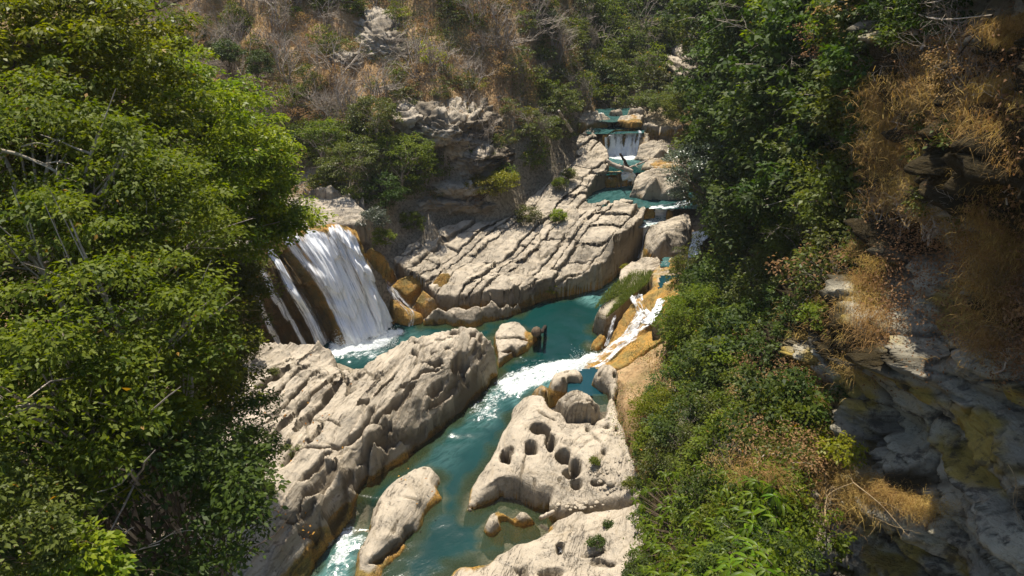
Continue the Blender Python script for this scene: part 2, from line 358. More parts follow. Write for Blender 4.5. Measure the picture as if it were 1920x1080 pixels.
def mesh_rock(name, label, poly, inner=(), wall=.45, base=None, res=.085, cracks=(), pits=(), wl=0.0, och=.45, allo=0.0,
              relief=.10, ledge=.0, seed=1, mat='rock', rough=.18, moss=0.0, cat='rock', group=None, ldir=None, llen=.55, power=2.4, root=True, tier=(), facet=.05, fsize=.9):
    W = PP(poly); I = PP(inner) if len(inner) else np.zeros((0, 3))
    if root: TERR.extend([(a[0], a[1], a[2]-1.1) for a in W]); TERR.extend([(a[0], a[1], a[2]-1.3) for a in I])
    f = RBF(np.vstack([W, I]))
    def proj(px, py):
        z = f(W[:, 0].mean(), W[:, 1].mean()).item() if hasattr(f(0., 0.), 'item') else 1.
        for _ in range(12):
            q = P(px, py, z); z = .5*z+.5*float(f(q[0], q[1]))
        return q
    lo = W[:, :2].min(0)-.3; hi = W[:, :2].max(0)+.3
    xs = np.arange(lo[0], hi[0], res); ys = np.arange(lo[1], hi[1], res)
    X, Y = np.meshgrid(xs, ys)
    d = poly_sd(X, Y, W[:, :2])
    d = d + (fbm(X*1.3, Y*1.3, 0, 4, seed)-.5)*rough*2
    Z = f(X, Y)
    Z0 = Z.copy()
    Z += (fbm(X*.7, Y*.7, 0, 5, seed+5)-.5)*relief*4 + (fbm(X*3, Y*3, 0, 3, seed+9)-.5)*relief*.8
    dirt_shade = np.zeros_like(Z)
    if facet:
        lim = ss(.40, .56, fbm(X*.45, Y*.45, 0, 3, seed+90))*.75+.25
        fa = math.atan2(ldir[1], ldir[0]) if ldir is not None else .6
        for sz, am in ((1.0, 1.0), (.42, .45)):
            q, ed_ = facets(X, Y, fsize*sz, 2.4, fa, facet*am, seed+95+int(sz*9)); Z += q*lim; dirt_shade = np.maximum(dirt_shade, ed_*.5*lim)
    if ledge:
        a = np.array(ldir); a = a/np.hypot(*a); nrm = np.array([-a[1], a[0]])
        al = X*a[0]+Y*a[1]; t = (X*nrm[0]+Y*nrm[1])
        t = t + (fbm(al*.2, t*.35, 0, 4, seed+3)-.5)*1.3
        for L, A, sd in ((llen, ledge, 11), (llen*.42, ledge*.75, 12), (llen*.19, ledge*.42, 14)):
            q = t/L + (fbm(al*.3, t*.3, 0, 3, seed+sd)-.5)*.6; fr = q-np.floor(q); idx = np.floor(q)
            step = fr - ss(.90, 1.0, fr)*1.0
            amp = _hash(idx.astype(np.int64), idx.astype(np.int64)*3, idx.astype(np.int64), seed+sd)
            amp = amp*(.3+1.4*ss(.4, .62, fbm(al*.5+idx*3.7, idx*1.3, 0, 2, seed+sd+1)))
            Z += A*amp*(step-.2)
            dirt_shade = np.maximum(dirt_shade, .85*ss(.88, .94, fr)*ss(.2, .6, amp))
    for pts, w, dep in cracks:
        q = np.array([proj(*p)[:2] for p in pts])
        Xw = X+(fbm(X*1.5, Y*1.5, 0, 3, seed+31)-.5)*.2; Yw = Y+(fbm(X*1.5, Y*1.5, 0, 3, seed+41)-.5)*.2
        dd, par = seg_dist(Xw, Yw, q); wv = w*(.55+.9*n3(par*7, par*0+dep*10, 0, seed+2))*np.clip(np.minimum(par, 1-par)*8, .25, 1)
        k = np.exp(-(dd/wv)**4); Z -= dep*1.35*k; dirt_shade = np.maximum(dirt_shade, k*1.0)
    pool = np.zeros_like(Z)
    for px, py, rx, ry, dep in pits:
        c = proj(px, py); e1 = proj(px+rx, py)[:2]-c[:2]; e2 = proj(px, py-ry)[:2]-c[:2]
        A = np.linalg.inv(np.stack([e1, e2], 1)); u = (X-c[0])*A[0, 0]+(Y-c[1])*A[0, 1]; v = (X-c[0])*A[1, 0]+(Y-c[1])*A[1, 1]
        r = np.hypot(u, v)*(.8+.4*n3(u*1.3+px, v*1.3+py, 0, 4))
        k = 1-ss(.72, 1.02, r); Z = Z-dep*k-.06*(1-ss(1, 1.5, r)); dirt_shade = np.maximum(dirt_shade, ss(.3, .9, k)*.75)  # inside of each pit coloured dark for its shade
    for pts, dz, w in tier:
        q = np.array([proj(*p)[:2] for p in pts]); sd = poly_sd(X, Y, q)+(fbm(X*1.2, Y*1.2, 0, 3, seed+51)-.5)*.4
        Z += dz*ss(-w, w, sd)
    if base is None: base = min(W[:, 2].min()-1.0, wl-.7)
    wv = wall*(.6+.8*fbm(X*.8, Y*.8, 0, 2, seed+21))
    t = np.clip(d/wv, 0, 1); prof = (1-(1-t)**power)**(1/power)
    Zt = base+(Z-base)*prof
    if abs(wl) < .01: SHORE.append(W[:, :2])
    # strata ledges pushed sideways on the walls
    gy, gx = np.gradient(Zt, res); g = np.hypot(gx, gy)+1e-6; st = ss(.5, 2.0, g)
    push = (fbm(X*.35+Zt*.3, Y*.35, Zt*3.2, 3, seed+61)-.5)*.34*st
    Xo = X-gx/g*push; Yo = Y-gy/g*push
    n_ = fbm(X*.9, Y*.9, Zt*.8, 3, seed+71)
    ochre = np.clip(och*2.4*(1-ss(wl+.12, wl+.35+.7*och, Zt+(n_-.5)*.9)), 0, 1)
    ochre = np.maximum(ochre, allo*(.55+.9*(n_-.3)))
    keep = d > -res*1.2
    cell = keep[:-1, :-1] & keep[1:, :-1] & keep[:-1, 1:] & keep[1:, 1:]
    F = grid_faces(cell)
    V = np.stack([Xo.ravel(), Yo.ravel(), Zt.ravel()], 1)
    V, F, at = compact(V, F, dict(ochre=ochre.ravel(), dirt_shade=dirt_shade.ravel(), moss=(np.full(Zt.shape, moss)*n_*1.6).ravel()))
    o = placed(name, V, F, M[mat], at)
    tag(o, label, cat, group); o['_k'] = 1; del o['_k']
    return o, f, proj

# world direction of the bedding strike, read off the long grooves
_a = P(502, 795, 2.4)[:2]; _b = P(602, 695, 2.3)[:2]; STRIKE = _b-_a

ridge, f_ridge, pr_ridge = mesh_rock('rock_ridge', 'huge grooved pale rock ridge between the plunge pool and the turquoise channel',
  [(440,640,2.6),(478,634,2.3),(530,636,2.3),(600,634,2.3),(632,650,2.0),(636,688,1.3),(652,690,1.3),(668,697,1.5),(700,668,1.9),(740,645,2.3),(770,630,2.7),(800,624,2.8),(850,615,3),(905,615,3.1),(930,624,2.9),(941,655,2.0),
   (940,690,.5),(925,712,.1),(905,735,.1),(880,765,.1),(850,790,.1),(800,830,.1),(760,860,.1),(720,885,.1),(690,908,.1),(670,935,.1),(655,955,.0),(642,975,-.2),(625,1005,-.6),(600,1040,-.8),(575,1085,-.9),(540,1150,-.9),(300,1190,1.2),(330,1000,3.4),(360,900,3.4),(400,800,3.4),(420,700,3.0)],
  [(900,640,3.0),(870,660,2.9),(860,690,2.6),(900,690,1.8),(880,720,1.3),(820,700,2.7),(780,740,2.5),(820,765,1.5),(700,820,2.3),(760,815,1.2),(720,780,2.5),(640,880,2.1),(690,865,1.1),(600,940,1.7),(640,925,.9),(560,960,1.8),(520,1030,1.4),(580,1010,.5),(540,1070,.2),(560,700,2.5),(500,760,2.7),(450,850,3.0),(520,850,2.6),(600,780,2.5),(660,740,2.4),(460,960,2.7)],
  wall=.5, res=.052, relief=.045, ledge=.30, ldir=STRIKE, llen=1.2, facet=.20, fsize=1.7, seed=3, base=-1.6, och=.35,
  cracks=[([(477,737),(517,707),(543,687)],.22,.55),([(477,765),(515,743),(543,715),(580,683)],.14,.45),([(502,795),(535,762),(560,735),(577,718),(602,695)],.10,.30),
    ([(513,822),(548,787),(590,740),(610,723),(645,690)],.11,.34),([(554,815),(586,778),(610,753),(630,728),(638,717)],.20,.55),([(515,861),(546,833)],.13,.4),([(526,878),(551,847)],.14,.4),
    ([(568,935),(590,915),(608,897),(633,866)],.20,.45),([(560,967),(567,935)],.06,.2),([(576,838),(608,800)],.08,.3),([(636,838),(683,800),(705,759)],.10,.34),([(523,973),(560,976),(600,968)],.07,.2),
    ([(640,700),(655,725),(650,745)],.08,.25),([(595,790),(625,790),(640,800)],.06,.2),([(668,866),(718,815),(735,790)],.14,.4),([(735,770),(770,735)],.09,.25),([(793,678),(815,682),(833,669)],.14,.4),
    ([(555,848),(600,842),(640,836)],.07,.25),([(690,720),(720,700),(728,690)],.05,.14),([(800,740),(830,715)],.12,.3),([(850,760),(895,705)],.14,.3),([(560,1000),(600,960)],.08,.25),([(655,905),(700,860),(745,815)],.11,.4),([(760,835),(815,790),(870,745),(915,705)],.12,.45),([(720,860),(770,815),(800,790)],.08,.3),([(740,735),(790,700),(830,690)],.07,.25),([(600,950),(640,905),(665,880)],.09,.35),([(660,770),(700,745),(745,700)],.07,.28),([(690,800),(740,760),(780,715)],.09,.35),([(800,770),(845,728),(880,700)],.07,.3),([(560,900),(600,870),(620,845)],.08,.3),([(810,800),(860,750)],.12,.3)],
  pits=[(862,676,17,19,1.7),(851,623,13,4,.35),(839,649,9,5,.45),(813,657,9,5,.4),(886,627,8,5,.35),(904,654,8,4,.35),(776,661,8,6,.5),(895,637,10,5,.15),(780,641,8,4,.2)])

island, _, _ = mesh_rock('island_rock', 'long smooth pale rock island lying in the near channel',
  [(664,1058,.3),(666,1023,.5),(681,1007,.6),(689,982,.7),(697,946,.8),(715,911,.9),(742,893,.9),(779,866,.9),(809,862,.8),(823,876,.6),(828,886,.4),(822,909,.4),(825,927,.3),(813,944,.2),(799,962,.2),(791,982,.2),(770,1011,.2),(746,1039,.2),(721,1062,.2),(717,1085,.0),(700,1110,0),(680,1130,0),(655,1100,.2)],
  [(760,900,1.1),(780,930,1.1),(740,960,1.15),(720,1000,1.1),(690,1040,.8),(740,1010,.7)],
  wall=.35, relief=.05, seed=8, res=.07, cracks=[([(690,1050),(712,1040),(745,1010),(775,985)],.12,.3),([(752,930),(785,940)],.03,.1),([(733,995),(745,970)],.04,.1),([(700,965),(712,940)],.08,.12)],
  pits=[(681,1019,4,3,.2),(796,876,3,2,.15),(701,983,2,2,.15)], och=.35)

pot, f_pot, pr_pot = mesh_rock('pothole_rock', 'broad pale rock riddled with round potholes beside the channel',
  [(868,958,.1),(879,918,.2),(900,884,.3),(923,846,.4),(945,807,.5),(957,788,.5),(960,765,.7),(979,743,1.0),(1004,735,1.4),(1024,743,1.7),(1034,765,1.5),(1060,775,1.5),(1066,790,1.7),(1110,785,1.8),(1130,778,2.0),(1140,745,2.1),(1152,735,2.3),(1165,770,2.5),(1180,820,2.7),(1200,860,2.9),(1215,930,3),(1150,945,1.8),(1100,950,1.3),(1060,958,1.0),(1032,962,.6),(1026,945,.9),(1029,925,1.1),(1003,925,1.0),(985,915,1.1),(960,900,1.2),(935,900,1.1),(918,917,.9),(905,935,.6),(897,952,.2),(882,962,.1)],
  [(960,800,1.6),(1000,765,1.8),(1050,830,2.0),(1120,820,2.2),(935,865,1.2),(1000,880,1.6),(1070,910,1.5),(1170,880,2.5),(1120,880,2.0),(905,915,.8)],
  wall=.3, relief=.07, seed=12, res=.06, base=-1.4, och=.3, rough=.1,
  pits=[(946,853,12,13,1.1),(956,845,7,5,.25),(995,837,13,13,.8),(1013,800,19,13,1.2),(1032,822,13,17,1.4),(1056,851,16,16,1.1),(1080,872,13,17,1.0),(1068,884,11,10,1.0),(1080,906,11,9,.5),(1102,802,4,5,.4),(1113,790,6,4,.35),(1137,798,8,5,.35),(1133,846,8,9,.3),(1156,804,6,7,.5),(1113,864,5,5,.3),(1049,899,2.5,2.5,.3),(1122,905,14,7,.35),(884,949,7,2.5,.2)],
  cracks=[([(975,905),(985,850)],.035,.15),([(1010,770),(1045,790)],.1,.2),([(955,835),(965,842)],.04,.1),([(1000,895),(1003,915)],.03,.12)])
mesh_rock('pothole_boulder', 'rounded boulder behind the potholes with a shaded hollow in front',
  [(1036,758,1.9),(1045,742,2.3),(1062,731,2.6),(1095,729,2.7),(1115,741,2.7),(1130,757,2.5),(1131,772,2.2),(1110,772,2.4),(1090,771,2.4),(1066,772,2.2),(1048,768,1.8)],
  [(1080,745,2.9),(1105,755,2.7)], wall=.25, base=.6, wl=.5, och=.1, seed=17, res=.055, relief=.06, ledge=.12, ldir=(1,.2), llen=.5, cracks=[([(1060,750),(1080,740)],.05,.15),([(1100,750),(1120,765)],.06,.2)])
mesh_rock('pool_rim_boulder', 'knobbly rock left of the small dark blue pool',
  [(1026,722,1.6),(1034,700,1.7),(1055,690,1.9),(1085,688,2.0),(1096,696,2.0),(1090,705,2.0),(1070,710,1.9),(1068,728,1.7),(1050,738,1.5),(1032,738,1.4)], [(1055,708,2.3)], wall=.3, base=.2, wl=1.1, och=.45, seed=19, res=.06, relief=.12, pits=[(1062,697,5,3,.25)])
mesh_rock('pool_side_boulder', 'pitted pale rock right of the small dark blue pool',
  [(1108,708,2.1),(1112,690,2.3),(1126,676,2.5),(1150,676,2.6),(1163,690,2.7),(1160,720,2.6),(1150,740,2.5),(1140,728,2.3),(1126,722,2.1)], [(1138,695,2.8)], wall=.3, base=.6, wl=1.5, och=.35, seed=20, res=.06, relief=.1, pits=[(1152,700,5,6,.3),(1125,700,4,4,.2)])
mesh_rock('ochre_boulder', 'low ochre stained boulder at the edge of the white rapid',
  [(992,735,.5),(1003,722,.7),(1018,714,.9),(1032,716,1.1),(1036,735,1.3),(1020,742,1.3),(1003,738,1.0)], [(1016,728,1.4)], base=-1, seed=21, allo=1.0, mat='rock', relief=.05, res=.06)
mesh_rock('near_bank_rock', 'smooth pale bank rock along the bottom right of the channel',
  [(800,1140,.0),(822,1080,.1),(850,1058,.15),(880,1050,.15),(910,1047,.2),(932,1028,.4),(942,1026,.5),(972,1012,.6),(1005,1004,.6),(1025,990,.6),(1036,966,.7),(1062,956,1.0),(1100,948,1.4),(1150,942,1.8),(1215,925,3),(1230,1010,3.2),(1240,1150,2.5)],
  [(1000,1050,1.3),(1100,1000,1.7),(1150,970,1.9),(950,1060,.9),(1020,1020,1.3),(880,1080,.5),(1060,1075,1.2),(1150,1050,1.9),(1100,1060,1.4)],
  wall=.55, relief=.10, seed=25, res=.065, base=-1.4, och=.3,
  pits=[(1050,1028,6,9,.5),(1130,1055,28,6,.2),(1032,1072,22,7,.35),(980,1070,7,14,.35),(915,1053,8,5,.2)], cracks=[([(1090,1045),(1135,1030)],.05,.15),([(965,1062),(985,1085)],.1,.25),([(1060,965),(1110,940)],.1,.15)])
mesh_rock('pool_rock', 'small two lobed rock standing in the shallow green pool',
  [(902,992,.1),(908,972,.3),(914,961,.4),(932,949,.45),(947,952,.45),(962,962,.4),(968,955,.5),(975,949,.55),(990,954,.5),(1002,966,.4),(1018,976,.1),(1004,984,.1),(974,987,.1),(965,990,.1),(953,981,.15),(949,973,.3),(942,973,.3),(945,988,.2),(937,997,.1),(925,1012,-.1),(914,1013,-.1),(906,1004,0)],
  [(925,972,.75),(925,990,.5),(980,966,.75)], wall=.3, base=-1.2, seed=28, res=.05, relief=.04, rough=.06, och=.35)
mesh_rock('flat_slab_rock', 'flat pale slab with a crack across it beside the tree stumps',
  [(926,622,.7),(939,604,.8),(958,599,.8),(978,600,.8),(987,609,.7),(992,618,.6),(1004,620,.5),(1010,633,.2),(999,644,.2),(991,652,.3),(970,664,.3),(961,669,.2),(942,685,.15),(926,706,.05),(905,737,.0),(900,720,.3),(930,680,.4),(928,645,.6)],
  [(955,615,.95),(960,645,.85),(940,670,.55)], wall=.25, base=-1.2, seed=30, res=.06, relief=.03, och=.5,
  cracks=[([(930,632),(955,633),(975,634),(992,641)],.08,.3),([(938,660),(958,655),(970,664)],.1,.25)])
mesh_rock('shelf_tongue_rock', 'smooth pale tongue of rock dipping into the channel below the jointed shelf',
  [(789,607,.15),(792,583,1.0),(822,568,1.3),(847,572,1.1),(873,574,1.1),(900,564,1.4),(918,549,1.7),(944,552,1.7),(975,545,1.6),(1002,533,1.6),(1002,552,.6),(985,572,.3),(967,586,.2),(940,594,.2),(909,602,.1),(889,615,.05),(860,612,.05),(833,606,.1)],
  [(850,588,.9),(900,582,1.0),(950,568,1.2),(815,585,.95)], wall=.4, base=-1.2, seed=33, relief=.03, ledge=.13, ldir=(1,.15), llen=.6, och=.35, res=.065)
for k,(pl,z,lab) in enumerate([
   ([(683,478,3.3),(700,473,3.4),(722,484,3.1),(744,500,2.7),(730,512,2.4),(722,530,2.0),(702,515,2.4),(688,497,2.9)],0,'orange boulder nearest the top right edge of the great fall'),
   ([(728,535,2.0),(742,518,2.4),(760,507,2.7),(806,508,2.5),(800,525,2.0),(780,545,1.6),(762,562,1.2),(748,552,1.4)],0,'orange and cream banded block beside the apron of the great fall'),
   ([(766,562,1.4),(792,534,2.0),(820,556,1.5),(797,582,.8),(778,580,.7)],0,'square pale block with an orange left face above the plunge pool'),
   ([(805,522,2.2),(822,506,2.5),(842,503,2.4),(852,520,1.9),(832,550,1.2),(812,552,1.2)],0,'small orange mossy block in the joint of the rock shelf'),
   ([(840,548,1.4),(860,524,2.0),(880,540,1.6),(873,568,.7),(852,574,.6)],0,'pale block with orange base left of the curved cleft'),
   ([(1207,379,3.9),(1222,377,4.0),(1231,386,3.8),(1228,398,3.3),(1208,400,3.3)],0,'dark ochre block at the right end of the shelf above the cascade')]):
    mesh_rock('stained_block', lab, pl, wall=.3, base=min(p[2] for p in pl)-1.2, seed=40+k, res=.06, relief=.06, allo=(1.6,1.15,.95,1.5,1.05,1.2)[k], wl=-5, rough=.08)
mesh_rock('fall_apron_rock', 'orange travertine apron sloping down the right side of the great fall',
  [(672,470,4.4),(690,480,3.7),(706,508,2.9),(722,535,2.1),(762,566,1.2),(795,584,.7),(790,600,.3),(768,610,.1),(744,612,-.1),(726,580,.7),(702,530,2.3),(684,495,3.4)], [(740,575,1.2),(760,588,.8)], wall=.3, base=-1, wl=-5, allo=1.3, mat='ochre', seed=50, relief=.05)
mesh_rock('fall_crest_rock', 'rounded mossy ochre crest along the right shoulder of the great fall',
  [(585,420,6.6),(625,413,6.8),(662,416,6.8),(690,438,6.2),(712,462,5.2),(728,482,4.2),(706,484,3.9),(684,474,4.6),(664,448,5.8),(645,430,6.5),(600,430,6.5)], [(690,455,5.8),(705,472,4.9),(660,425,6.9)], wall=.35, base=2.5, wl=-5, allo=1.6, moss=.3, mat='ochre', seed=51, relief=.12)
mesh_rock('plateau_rock', 'flat bleached rock plateau above the great fall behind the leafy branches',
  [(380,420,6.4),(440,385,6.6),(480,372,6.8),(560,366,6.9),(640,362,7.0),(668,374,7.0),(694,396,6.8),(686,414,6.5),(650,422,6.3),(600,424,6.3),(540,438,6.2),(500,450,6.1),(420,470,6.1)], [(600,395,6.7),(500,410,6.5)], wall=.3, base=5, wl=-5, seed=54, relief=.08, ledge=.2, ldir=(1,.12), llen=1.1, och=0)
mesh_rock('plateau_ledge_rock', 'grey brown layered ledge at the back of the bleached plateau',
  [(560,366,7.0),(570,350,7.6),(620,342,7.9),(680,352,7.9),(672,368,7.2),(655,362,7.2),(620,372,7.0)], wall=.2, base=6, wl=-5, seed=55, relief=.1, ledge=.2, ldir=(1,.2), llen=.8, och=0)
# upstream rocks
UP = [
 ('boulder','layered pale boulder between the turquoise pool and the right bank trees',[(1180,368,3.8),(1186,345,4.6),(1196,326,5.1),(1222,314,5.4),(1264,318,5.5),(1284,335,5.3),(1292,372,3.8),(1240,373,3.8),(1205,372,3.8)],[(1230,330,5.6),(1220,345,5.3),(1260,345,5.3)],dict(ledge=.2,ldir=(1,.05),llen=.7,wl=3.7,och=.2)),
 ('boulder','long pale block in front of the ledges right of the upper fall',[(1190,296,5.1),(1200,268,6.1),(1225,262,6.3),(1288,265,6.3),(1305,290,5.5),(1262,298,5.1),(1222,302,5.0)],[(1245,276,6.3)],dict(ledge=.15,ldir=(1,.05),llen=.6,wl=4.9,och=.2)),
 ('ledge','mossy low ledge below the long pale block beside the upper pool',[(1200,318,5.0),(1212,300,5.2),(1262,296,5.3),(1300,292,5.4),(1310,325,5),(1262,318,5.1),(1225,316,5.0)],[],dict(wl=4.9,och=.3,moss=.4)),
 ('ledge','wide ochre ledge level with the lip of the upper fall',[(1196,262,5.6),(1200,240,6.7),(1225,236,6.9),(1280,240,6.9),(1350,248,6.6),(1360,268,6),(1290,266,5.8),(1225,262,5.8)],[(1250,250,6.7)],dict(wl=-5,allo=.6,ledge=.2,ldir=(1,.03),llen=.5)),
 ('ledge','thin pale ledge right of the pool above the upper fall',[(1180,233,7.1),(1192,228,7.4),(1240,229,7.5),(1290,240,7.2),(1260,245,6.9),(1215,242,6.9)],[],dict(wl=6.7,och=.3)),
 ('boulder','flat pale boulder at the head of the gorge under orange scrub',[(1156,224,7.5),(1166,216,7.6),(1188,213,7.7),(1208,215,7.75),(1202,227,7.5),(1176,229,7.45)],[],dict(wl=7.2,och=.35)),
 ('boulder','low pale rock on the left bank beside the highest pool',[(1082,232,7.2),(1092,212,7.9),(1118,207,8.0),(1140,216,7.7),(1152,226,7.2),(1132,234,7.0),(1100,240,6.9)],[],dict(wl=6.9,och=.3)),
 ('boulder','ochre step left of the upper fall curtain',[(1105,262,6.0),(1110,247,6.8),(1136,241,6.9),(1138,262,6.0),(1137,284,5.0),(1118,282,5.2)],[],dict(wl=4.9,allo=.9)),
 ('boulder','round ochre rock right of the upper fall curtain',[(1196,292,5.0),(1198,262,6.2),(1206,245,6.8),(1222,250,6.6),(1215,275,5.8),(1208,297,5.0)],[],dict(wl=4.9,allo=.6)),
 ('boulder','dark small boulder at the head of the gorge',[(1142,207,7.8),(1150,200,8.1),(1164,200,8.1),(1166,208,7.8),(1150,210,7.7)],[],dict(wl=-5,allo=.2)),
 ('boulder','second dark boulder at the head of the gorge right of the first',[(1176,206,7.9),(1186,200,8.2),(1204,200,8.2),(1208,208,7.9),(1184,210,7.8)],[],dict(wl=-5,allo=.5)),
 ('boulder','ochre stone splitting the small cascade under the driftwood log',[(1150,343,3.8),(1152,330,4.5),(1163,328,4.6),(1164,343,3.8)],[],dict(wl=3.7,allo=.8)),
 ('ledge','low ochre lip under the driftwood log',[(1135,334,4.5),(1140,319,5.0),(1165,318,5.0),(1186,321,5.0),(1184,331,4.5),(1160,333,4.5)],[],dict(wl=-5,allo=1.0)),
 ('boulder','big rounded pale boulder splitting the right hand cascade',[(1210,472,1.6),(1210,440,2.4),(1216,424,2.9),(1244,416,3.1),(1266,404,3.4),(1290,402,3.5),(1300,415,3.3),(1296,455,2.2),(1282,474,1.9),(1253,484,1.6),(1222,486,1.5)],[(1250,435,3.5),(1280,420,3.6),(1240,455,2.9)],dict(wl=1.3,och=.5,moss=.25,cracks=[([(1235,440),(1250,435)],.08,.2)])),
 ('boulder','pale wedge of rock below the big rounded boulder',[(1188,500,.6),(1196,478,1.5),(1216,478,1.8),(1242,488,1.9),(1236,505,1.6),(1210,510,1.3)],[],dict(wl=0,och=.5)),
 ('boulder','white pebble bar rock beside the white cascade at the far bank',[(1242,398,3.4),(1250,387,3.8),(1268,387,3.8),(1266,398,3.4)],[],dict(wl=3.2,allo=.9)),
]
for k,(nm,lab,pl,inn,kw) in enumerate(UP):
    kw = dict(kw); kw.setdefault('base', min(p[2] for p in pl)-(.5 if min(p[2] for p in pl) > 6 else 1.0))
    kw.setdefault('ledge', .16); kw.setdefault('ldir', (1, .1)); kw.setdefault('llen', .7)
    mesh_rock(nm, lab, pl, inn, wall=.2, power=3.4, seed=60+k, res=.075, relief=.05, rough=.2, facet=.16, fsize=.8, **kw)
mesh_rock('grassy_rock', 'steep sided rock block topped with green grass splitting channel and rapid',
  [(1113,588,1.4),(1117,576,1.7),(1132,557,1.9),(1158,535,2.0),(1160,505,2.2),(1180,488,2.4),(1198,486,2.5),(1224,512,2.4),(1216,532,2.2),(1182,560,2.0),(1157,585,1.6),(1150,602,1.2),(1134,604,1.2)],
  [(1160,560,2.0),(1190,520,2.4)], wall=.25, base=-1.2, seed=80, res=.065, relief=.08, moss=.5, och=.3)
mesh_rock('rapid_foot_rock', 'orange foot of rock at the base of the grassy block', [(1102,655,.1),(1110,634,.5),(1128,622,.9),(1142,622,1.0),(1140,640,.5),(1122,660,.1)], wall=.25, base=-1.2, seed=81, allo=1.2, mat='ochre')
cascade_rock,_,_ = mesh_rock('cascade_rock', 'ochre rock apron under the right hand rapids',
  [(1150,606,1.2),(1162,585,1.7),(1185,562,2.1),(1222,534,2.5),(1262,528,2.8),(1300,560,3.2),(1300,620,3.6),(1240,640,2.8),(1200,668,2.1),(1168,690,1.7),(1140,698,1.3),(1108,696,.6),(1085,694,.1),(1098,680,.1),(1125,656,.1),(1143,628,.6)],
  [(1190,600,1.7),(1230,580,2.5),(1160,650,.9),(1200,630,1.7),(1150,675,1.0),(1215,560,2.5)], wall=.3, base=-1.2, seed=82, res=.07, allo=1.0, mat='ochre', relief=.09, och=.6)
mesh_rock('upper_terrace_rock', 'ochre terrace with thin runnels between rounded boulder and right bank trees',
  [(1225,535,2.4),(1216,512,2.3),(1236,492,2.2),(1262,480,2.3),(1300,470,3.0),(1340,480,3.6),(1350,540,3.8),(1290,560,3.0),(1250,545,2.6)], [(1260,515,2.5)], wall=.3, base=.6, seed=83, allo=.9, wl=-5, relief=.1)
_, f_bank, _ = mesh_rock('earth_bank', 'brown earth and gravel bank under the scrub right of the pothole rock',
  [(1140,706,1.7),(1170,690,2.0),(1205,665,2.4),(1240,638,3.0),(1300,620,4.2),(1330,700,6.0),(1290,790,6.0),(1230,860,4.6),(1200,860,3.2),(1176,800,2.9),(1160,750,2.5)], [(1200,720,3.2),(1240,700,4.2)], wall=.4, base=.5, seed=84, mat='ground', relief=.28, wl=-5, cat='earth bank')

